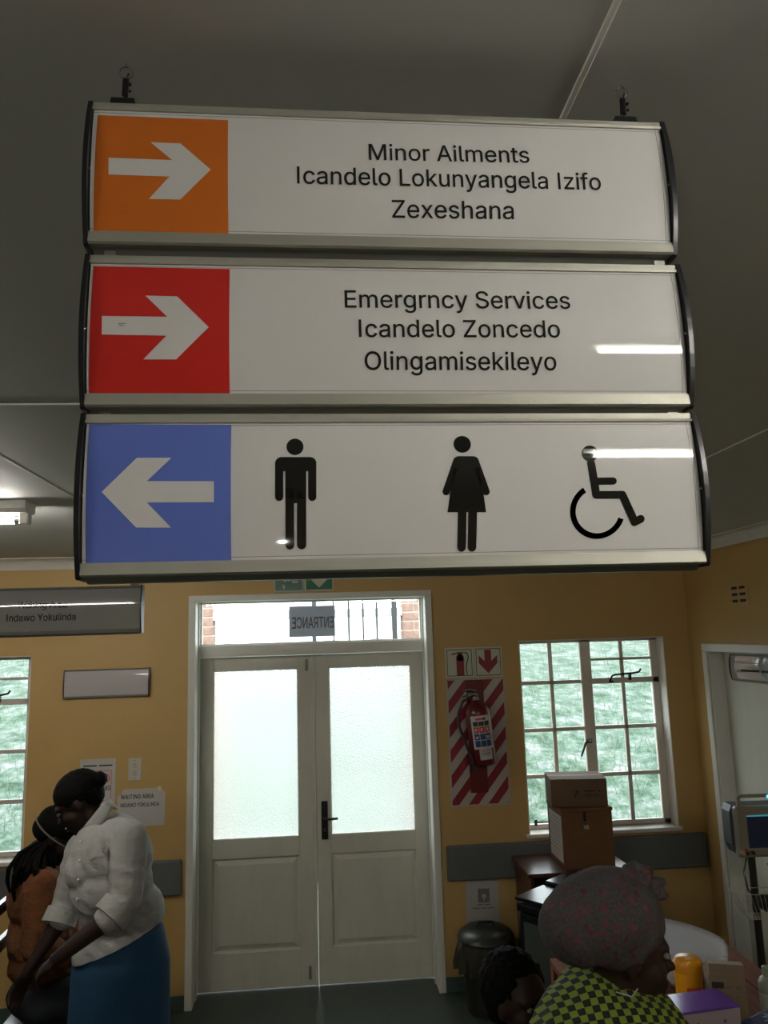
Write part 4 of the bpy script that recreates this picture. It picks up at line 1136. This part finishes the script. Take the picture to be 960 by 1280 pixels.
def shirt(b):
    b.sphere(G(139, 1072), (.175, .160, .185), 20, Euler((0, -.35, 0)).to_matrix()); b.sphere(G(140, 1108, -.02), (.172, .155, .15), 20)
    b.sphere(G(153, 1140), (.178, .160, .14), 20); b.sphere(G(154, 1180), (.195, .172, .14), 20); b.sphere(G(112, 1085, -.02), (.10, .13, .10), 16); b.sphere(G(128, 1190), (.12, .15, .13), 16)
    b.tube([G(124, 1032), G(140, 1062)], [.066, .11], 16)
    limb(b, [G(145, 1048, -.07), sh_n + Vector((0, 0, -.004)), el_n], [.085, .082, .066]); limb(b, [el_n, cf_n], [.066, .060])
    limb(b, [G(128, 1052, .07), sh_f, el_f, cf_f + Vector((.012, 0, .02))], [.08, .078, .062, .058])


hem0 = G(150, 1173)
dn_ = (cf_n - el_n).normalized(); df_ = (cf_f - el_f).normalized()
shirt_o = fused('shirt', shirt, .0085, SHIRT, Pn, 5, folds, [(hem0, Vector((.36, 0, -.93)))])
# neckline collar, placket, cuffs, pocket
cl = MB()
for s in (-1, 1):
    q = [G(131, 1001, .06 * s), G(120, 1014, .075 * s), G(104, 1034, .05 * s + .0), G(113, 1047, .065 * s), G(128, 1030, .085 * s), G(140, 1011, .07 * s)]
    vs_ = [cl.bm.verts.new(p) for p in q]; cl.bm.faces.new((vs_[0], vs_[1], vs_[4], vs_[5])); cl.bm.faces.new((vs_[1], vs_[2], vs_[3], vs_[4]))
v1 = [cl.bm.verts.new(p) for p in (G(131, 1001, -.06), G(137, 1000, 0), G(131, 1001, .06), G(140, 1011, .07), G(146, 1012, 0), G(140, 1011, -.07))]
cl.bm.faces.new((v1[0], v1[1], v1[4], v1[5])); cl.bm.faces.new((v1[1], v1[2], v1[3], v1[4]))
bmesh.ops.subdivide_edges(cl.bm, edges=cl.bm.edges[:], cuts=2, use_grid_fill=True); bmesh.ops.solidify(cl.bm, geom=cl.bm.faces[:], thickness=.006)
cl.build('collar', SHIRT, Pn, 'all')
MB().tube([el_n + dn_ * .035, cf_n + dn_ * .008], [.073, .073], 24).tube([el_n + dn_ * .045, cf_n + dn_ * .0085], [.058, .058], 24).build('cuff', SHIRT, Pn, True)
MB().tube([cf_f - df_ * .05, cf_f + df_ * .012], [.068, .072], 24).build('cuff', SHIRT, Pn, True)
from mathutils.bvhtree import BVHTree
_off = Vector((-.86, Y, 0)); _bv = BVHTree.FromPolygons([v.co.copy() for v in shirt_o.data.vertices], [tuple(p.vertices) for p in shirt_o.data.polygons])


def cloth_patch(name, quad, nu, nv, off=.004, fold=None):
    """a thin sewn-on piece following the shirt; quad = four corners seen in the photograph"""
    b = MB(); g = []
    for i in range(nu + 1):
        row = []
        for j in range(nv + 1):
            u, v = i / nu, j / nv
            px = (quad[0][0] * (1 - u) + quad[1][0] * u) * (1 - v) + (quad[3][0] * (1 - u) + quad[2][0] * u) * v
            py = (quad[0][1] * (1 - u) + quad[1][1] * u) * (1 - v) + (quad[3][1] * (1 - u) + quad[2][1] * u) * v
            o_ = CAM - _off; d = (at(px, py, Y) - CAM).normalized(); h, n_, _, _ = _bv.ray_cast(o_, d)
            if h is None: b.bm.free(); return None
            if n_.dot(d) > 0: n_ = -n_
            row.append(b.bm.verts.new(h + n_ * off))
        g.append(row)
    for i in range(nu):
        for j in range(nv): b.bm.faces.new((g[i][j], g[i + 1][j], g[i + 1][j + 1], g[i][j + 1]))
    return b.build(name, SHIRT, Pn)


cloth_patch('placket', [(97, 1052), (104, 1050), (99, 1148), (92, 1146)], 2, 14)
cloth_patch('chest_pocket', [(112, 1066), (136, 1060), (136, 1092), (112, 1094)], 5, 6, .003)
cloth_patch('pocket_flap', [(111, 1064), (137, 1058), (137, 1068), (111, 1074)], 5, 3, .007)
cloth_patch('sleeve_tab', [(166, 1076), (173, 1076), (176, 1120), (169, 1120)], 2, 7, .004)
for i in range(4):
    p = G(101 - i * 1.5, 1052 + i * 24, -.155 + .004 * i); MB().sphere(p, .006, 10).build('button', CHROME if i < 0 else LBW, Pn, 'all')
BSK = mat('blue_skirt_cloth', (.004, .045, .105), .8, bump=.15, bscale=60)


def skirt(b):
    w0 = G(152, 1160); h0 = G(152, 1200); l0 = Vector((G(148, 1278).x, 0, .42))
    b.tube([w0, h0, (h0 + l0) / 2, l0], [.172, .200, .205, .21], 36)
    for v in b.bm.verts: v.co.y *= .82


fused('skirt', skirt, .010, BSK, Pn, 4, lambda c, n: .006 * math.sin(math.atan2(c.y, c.x - .05) * 9 + c.z * 3) * max(0, (.95 - c.z)))
for i, a in enumerate(ank): MB().sphere(a + Vector((-.06, 0, -.048)), (.108, .046, .022), 16).build('shoe', BLKPL, Pn, 'all')

# ---- person seated at the far left
Y2 = -1.02
P2 = empty('person', (-1.28, Y2, 0)); tag(P2, 'seated person in an orange jersey with long black braids and a black cap', 'person')
G2 = lambda px, py, dy=0.: at(px, py, Y2 + dy) - Vector((-1.28, Y2, 0))
h2 = G2(74, 1044); R2 = facing(.1, .45)


def sb(b):
    head_blobs(b, h2, R2, .95); limb(b, [G2(68, 1062), G2(60, 1090)], [.05, .055])
    b.sphere(G2(56, 1120), (.13, .17, .16)); b.sphere(G2(55, 1180), (.12, .15, .18)); b.sphere(Vector((G2(58, 1230).x, 0, .56)), (.15, .16, .12))
    limb(b, [G2(58, 1105, -.15), G2(48, 1185, -.2), G2(98, 1196, -.17)], [.06, .045, .028]); limb(b, [G2(62, 1105, .15), G2(70, 1180, .2), G2(110, 1196, .12)], [.06, .045, .028])
    hand_blobs(b, G2(98, 1196, -.17), (1, .1, -.1), (0, .2, -1), .8); hand_blobs(b, G2(110, 1196, .12), (1, -.1, -.1), (0, -.2, -1), .8)
    for s in (-1, 1):
        hip = Vector((G2(62, 1230).x, s * .09, .54)); kn = hip + Vector((.40, s * .02, .0)); an = Vector((kn.x + .02, s * .12, .08))
        limb(b, [hip, kn, an], [.085, .062, .042]); b.sphere(an + Vector((.07, 0, -.04)), (.11, .042, .035))


bd = fused('body', sb, .0085, SKIN, P2, 3); face_bits(bd, h2, R2, .95)
ORJ = mat('orange_knit_jersey', (.13, .040, .006), .9, var=.35, scale=14, bump=.5, bscale=90)


def jer(b):
    b.sphere(G2(54, 1118), (.155, .185, .165)); b.sphere(G2(54, 1165), (.155, .175, .19)); b.sphere(G2(56, 1200), (.16, .175, .11))
    limb(b, [G2(52, 1108, -.15), G2(45, 1182, -.21), G2(84, 1196, -.18)], [.082, .066, .045]); limb(b, [G2(60, 1108, .15), G2(68, 1180, .21), G2(98, 1194, .14)], [.08, .06, .045])


fused('jersey', jer, .009, ORJ, P2, 4, crease(.007, 12, 9))
JE = mat('dark_jeans', (.006, .009, .015), .9, var=.2)


def je(b):
    b.sphere(Vector((G2(58, 1230).x, 0, .565)), (.165, .18, .11))
    for s in (-1, 1):
        hip = Vector((G2(62, 1230).x, s * .09, .55)); kn = hip + Vector((.40, s * .02, .0)); an = Vector((kn.x + .02, s * .12, .16))
        limb(b, [hip, kn, an], [.10, .078, .062])


fused('trousers', je, .009, JE, P2, 4, crease(.006, 9, 4))
# cap with a light band, braids falling over the back
fused('cap', lambda b: (b.sphere(h2 + R2 @ Vector((-.018, 0, .052)), (.110, .092, .080), 18, R2), b.sphere(h2 + R2 @ Vector((-.065, 0, .012)), (.070, .078, .065), 16, R2)), .008, mat('black_cap_cloth', (.004, .004, .004), .95, spec=.1), P2, 3)
bnd = MB(); q = [h2 + R2 @ (Vector((-.022 + .108 * math.cos(a), .094 * math.sin(a), .004 - .03 * math.cos(a)))) for a in [2 * PI * i / 28 for i in range(28)]]
bnd.tube(q, .0042, 6, closed=True); bnd.build('cap_band', mat('pale_band', (.14, .125, .11), .6), P2, True)
br = MB(); rg = random.Random(5)
for i in range(46):
    t_ = i / 45; yy = rg.uniform(-.11, .09); a = h2 + Vector((-.085 + .07 * t_, yy * .8, -.01 - .02 * rg.random()))
    e_ = G2(24 + 42 * t_, 1108 + 4 * rg.random() - 3 * t_, 0) + Vector((0, yy * 1.4, rg.uniform(-.05, .03)))
    md = (a + e_) / 2 + Vector((-.035 * (1 - t_) + .0, yy * .3 - .05 * (yy < 0), .02))
    br.tube([a, a.lerp(md, .5) + Vector((-.012, 0, .012)), md, md.lerp(e_, .5) + Vector((-.008, 0, 0)), e_], [.0105, .011, .0105, .010, .005], 7)
br = br.build('braids', HAIR, P2, True); br['kind'] = 'stuff'
fused('hair', lambda b: (b.sphere(G2(58, 1072), (.085, .115, .09), 16, Euler((0, .5, 0)).to_matrix()), b.sphere(G2(50, 1092), (.085, .12, .05), 16, Euler((0, -.6, 0)).to_matrix())), .009, HAIR, P2, 3, lambda c, n: .005 * math.sin(c.y * 260))
for s in (-1, 1):
    an = Vector((G2(62, 1230).x + .42, s * .12, .08)); MB().sphere(an + Vector((.07, 0, -.045)), (.12, .048, .030), 16).build('shoe', BLKPL, P2, 'all')

# ---- woman with the head wrap in front
Y3 = -3.1
P3 = empty('person', (.60, Y3, 0)); tag(P3, 'woman in knotted grey and pink head wrap and lime-black checked dress, facing right', 'person')
G3 = lambda px, py, dy=0.: at(px, py, Y3 + dy) - Vector((.60, Y3, 0))
h3 = G3(782, 1182); R3 = facing(-.10, .12)


def wb(b):
    head_blobs(b, h3, R3, 1.03); limb(b, [G3(776, 1205), G3(766, 1245), G3(762, 1280)], [.052, .053, .060])
    b.sphere(G3(762, 1312), (.145, .175, .12)); b.sphere(Vector((0.08, 0, .98)), (.15, .18, .24)); b.sphere(Vector((.08, 0, .75)), (.17, .20, .17))
    for s in (-1, 1):
        limb(b, [G3(760, 1290) + Vector((0, s * .17, 0)), Vector((.12, s * .24, .92)), Vector((.34, s * .17, .93))], [.062, .045, .028])
        hand_blobs(b, Vector((.34, s * .17, .93)), (1, -s * .4, 0), (0, -s * .3, -1), .8)
        limb(b, [Vector((.08, s * .09, .72)), Vector((.10, s * .09, .42)), Vector((.08, s * .09, .08))], [.10, .065, .042]); b.sphere(Vector((.13, s * .09, .035)), (.12, .045, .034))


bd = fused('body', wb, .008, SKIN, P3, 3); face_bits(bd, h3, R3, 1.03)
WR = bpy.data.materials.new('grey_wrap_with_pink_flowers'); WR.use_nodes = True; MATS[WR.name] = WR
nt = WR.node_tree; N = nt.nodes; L = nt.links; bs = N['Principled BSDF']; bs.inputs['Roughness'].default_value = .95
tc = N.new('ShaderNodeTexCoord'); vo = N.new('ShaderNodeTexVoronoi'); vo.inputs['Scale'].default_value = 46; L.new(tc.outputs['Object'], vo.inputs[0])
nz = N.new('ShaderNodeTexNoise'); nz.inputs['Scale'].default_value = 150; nz.inputs['Detail'].default_value = 5; L.new(tc.outputs['Object'], nz.inputs[0])
ad = N.new('ShaderNodeMath'); ad.operation = 'MULTIPLY_ADD'; ad.inputs[1].default_value = .55; L.new(nz.outputs[0], ad.inputs[0]); L.new(vo.outputs['Distance'], ad.inputs[2])
r1 = N.new('ShaderNodeValToRGB'); L.new(ad.outputs[0], r1.inputs[0]); r1.color_ramp.elements[0].position = .56; r1.color_ramp.elements[0].color = (1, 1, 1, 1); r1.color_ramp.elements[1].position = .66; r1.color_ramp.elements[1].color = (0, 0, 0, 1)
r2 = N.new('ShaderNodeValToRGB'); L.new(nz.outputs[0], r2.inputs[0]); r2.color_ramp.elements[0].position = .35; r2.color_ramp.elements[0].color = (.040, .036, .037, 1); r2.color_ramp.elements[1].position = .68; r2.color_ramp.elements[1].color = (.075, .067, .066, 1)
n3 = N.new('ShaderNodeTexNoise'); n3.inputs['Scale'].default_value = 16; L.new(tc.outputs['Object'], n3.inputs[0]); r3 = N.new('ShaderNodeValToRGB'); L.new(n3.outputs[0], r3.inputs[0])
r3.color_ramp.elements[0].position = .4; r3.color_ramp.elements[0].color = (.075, .016, .026, 1); r3.color_ramp.elements[1].position = .6; r3.color_ramp.elements[1].color = (.15, .045, .06, 1)
mx = N.new('ShaderNodeMix'); mx.data_type = 'RGBA'; L.new(r1.outputs[0], mx.inputs[0]); L.new(r2.outputs[0], mx.inputs[6]); L.new(r3.outputs[0], mx.inputs[7]); L.new(mx.outputs[2], bs.inputs['Base Color'])
bu = N.new('ShaderNodeBump'); bu.inputs['Strength'].default_value = .4; bu.inputs['Distance'].default_value = .004; L.new(nz.outputs[0], bu.inputs['Height']); L.new(bu.outputs[0], bs.inputs['Normal'])


def wrp(b):
    b.sphere(G3(752, 1143), (.140, .118, .100), 24, Euler((0, -.30, 0)).to_matrix()); b.sphere(G3(722, 1158), (.090, .100, .085), 20); b.sphere(G3(786, 1148), (.080, .098, .085), 20, Euler((0, .2, 0)).to_matrix())
    b.sphere(G3(760, 1172), (.095, .100, .060), 20, Euler((0, .35, 0)).to_matrix())


wrap_o = fused('head_wrap', wrp, .007, WR, P3, 6, lambda c, n: .0035 * noise.noise(c * 18) + .0015 * noise.noise(c * 45), [(G3(800, 1185), Vector((.62, 0, -.78)))])


def knot(b):
    for (px, py, dy, r) in ((790, 1094, -.02, .026), (796, 1085, -.03, .016), (805, 1091, -.02, .020), (783, 1098, -.03, .018), (800, 1101, -.03, .022), (816, 1108, -.02, .022), (825, 1104, -.02, .015), (826, 1116, -.01, .017), (815, 1119, -.02, .018)):
        b.sphere(G3(px, py, dy), (r * 1.15, r, r * 1.05), 12)


fused('wrap_knot', knot, .004, WR, P3, 2, lambda c, n: .006 * noise.noise(c * 60) - .002)
CH = bpy.data.materials.new('lime_black_check_cloth'); CH.use_nodes = True; MATS[CH.name] = CH
nt = CH.node_tree; N = nt.nodes; L = nt.links; bs = N['Principled BSDF']; bs.inputs['Roughness'].default_value = .85
tc = N.new('ShaderNodeTexCoord'); mp = N.new('ShaderNodeMapping'); mp0 = N.new('ShaderNodeMapping'); mp0.inputs['Rotation'].default_value = (.7, 0, 0); L.new(tc.outputs['Object'], mp0.inputs[0]); mp.inputs['Location'].default_value = (.003, .5005, .004)
mp.inputs['Scale'].default_value = (1, .001, 1); L.new(mp0.outputs[0], mp.inputs[0])
ck = N.new('ShaderNodeTexChecker'); ck.inputs['Scale'].default_value = 66; ck.inputs[1].default_value = (.17, .24, .018, 1); ck.inputs[2].default_value = (.006, .007, .006, 1)
L.new(mp.outputs[0], ck.inputs[0]); L.new(ck.outputs[0], bs.inputs['Base Color'])


def drs(b):
    b.tube([G3(757, 1228), G3(758, 1256), G3(758, 1300)], [.068, .112, .180], 22)
    b.sphere(G3(744, 1258), (.080, .12, .075), 18); b.sphere(G3(766, 1302), (.185, .20, .14)); b.sphere(Vector((0.08, 0, .98)), (.18, .20, .26)); b.sphere(Vector((.08, 0, .72)), (.19, .22, .20))
    b.tube([Vector((.08, 0, .75)), Vector((.08, 0, .35))], [.19, .24], 28)
    for s in (-1, 1): limb(b, [G3(760, 1292) + Vector((0, s * .17, 0)), Vector((.10, s * .24, 1.02))], [.08, .07])


fused('dress', drs, .008, CH, P3, 4, crease(.0045, 10, 2), [(Vector((0, 0, .36)), Vector((0, 0, -1)))])
MB().tube([G3(797, 1236, -.06), G3(790, 1246, -.075), G3(770, 1240, -.075)], .0016, 6).build('ear_string', PAPERG, P3, True)
for s in (-1, 1): MB().sphere(Vector((.13, s * .09, .022)), (.125, .048, .022), 14).build('shoe', BLKPL, P3, 'all')

# ---- child behind her
Y4 = -2.72
P4 = empty('person', (.47, Y4, 0)); tag(P4, 'child with short black hair and orange collar at the bottom edge, behind the checked dress', 'person')
G4 = lambda px, py, dy=0.: at(px, py, Y4 + dy) - Vector((.47, Y4, 0))
h4 = G4(652, 1250); R4 = facing(-1.15, -.12)


def cb(b):
    head_blobs(b, h4, R4, .92); z0 = h4.z
    limb(b, [h4 + Vector((0, .01, -.08)), h4 + Vector((0, .02, -.15))], [.038, .042])
    b.sphere(Vector((h4.x, .03, z0 - .26)), (.12, .085, .13)); b.sphere(Vector((h4.x, .03, z0 - .42)), (.11, .08, .15)); b.sphere(Vector((h4.x, .03, z0 - .54)), (.12, .09, .10))
    for s in (-1, 1):
        limb(b, [Vector((h4.x + s * .12, .03, z0 - .2)), Vector((h4.x + s * .16, .03, z0 - .38)), Vector((h4.x + s * .15, -.03, z0 - .55))], [.038, .03, .02])
        hand_blobs(b, Vector((h4.x + s * .15, -.03, z0 - .55)), (0, -.2, -1), (-s, 0, 0), .5, .8)
        limb(b, [Vector((h4.x + s * .06, .03, z0 - .56)), Vector((h4.x + s * .065, .02, .32)), Vector((h4.x + s * .065, .04, .06))], [.07, .045, .03]); b.sphere(Vector((h4.x + s * .065, -.01, .03)), (.035, .085, .028))


bd = fused('body', cb, .007, SKIN, P4, 3); face_bits(bd, h4, R4, .92)
fused('hair', lambda b: (b.sphere(h4 + R4 @ Vector((-.040, 0, .036)), (.098, .088, .088), 20, R4), b.sphere(h4 + R4 @ Vector((-.060, 0, -.01)), (.06, .080, .07), 16, R4)), .006, HAIR, P4, 2, lambda c, n: .006 * noise.noise(c * 55) + .003 * noise.noise(c * 120))
TOPM = mat('dark_child_top', (.03, .025, .03), .85)
fused('top', lambda b: (b.sphere(Vector((h4.x, .03, h4.z - .27)), (.145, .10, .14)), b.sphere(Vector((h4.x, .03, h4.z - .45)), (.135, .098, .17)), limb(b, [Vector((h4.x - .12, .03, h4.z - .21)), Vector((h4.x - .155, .03, h4.z - .33))], [.055, .05]), limb(b, [Vector((h4.x + .12, .03, h4.z - .21)), Vector((h4.x + .155, .03, h4.z - .33))], [.055, .05])), .008, TOPM, P4, 3)
fused('trousers', lambda b: (b.sphere(Vector((h4.x, .03, h4.z - .56)), (.135, .105, .11)), [limb(b, [Vector((h4.x + s * .06, .03, h4.z - .56)), Vector((h4.x + s * .065, .02, .32)), Vector((h4.x + s * .065, .04, .10))], [.085, .062, .05]) for s in (-1, 1)]), .008, JE, P4, 3)
b = MB(); q = [Vector((h4.x + .058 * math.cos(a), .015 + .055 * math.sin(a), h4.z - .135 + .012 * math.sin(a))) for a in [2 * PI * i / 20 for i in range(20)]]
b.tube(q, .014, 8, closed=True).build('collar', mat('orange_white_collar', (.45, .22, .06), .8, col2=(.5, .48, .45), scale=30), P4, True)
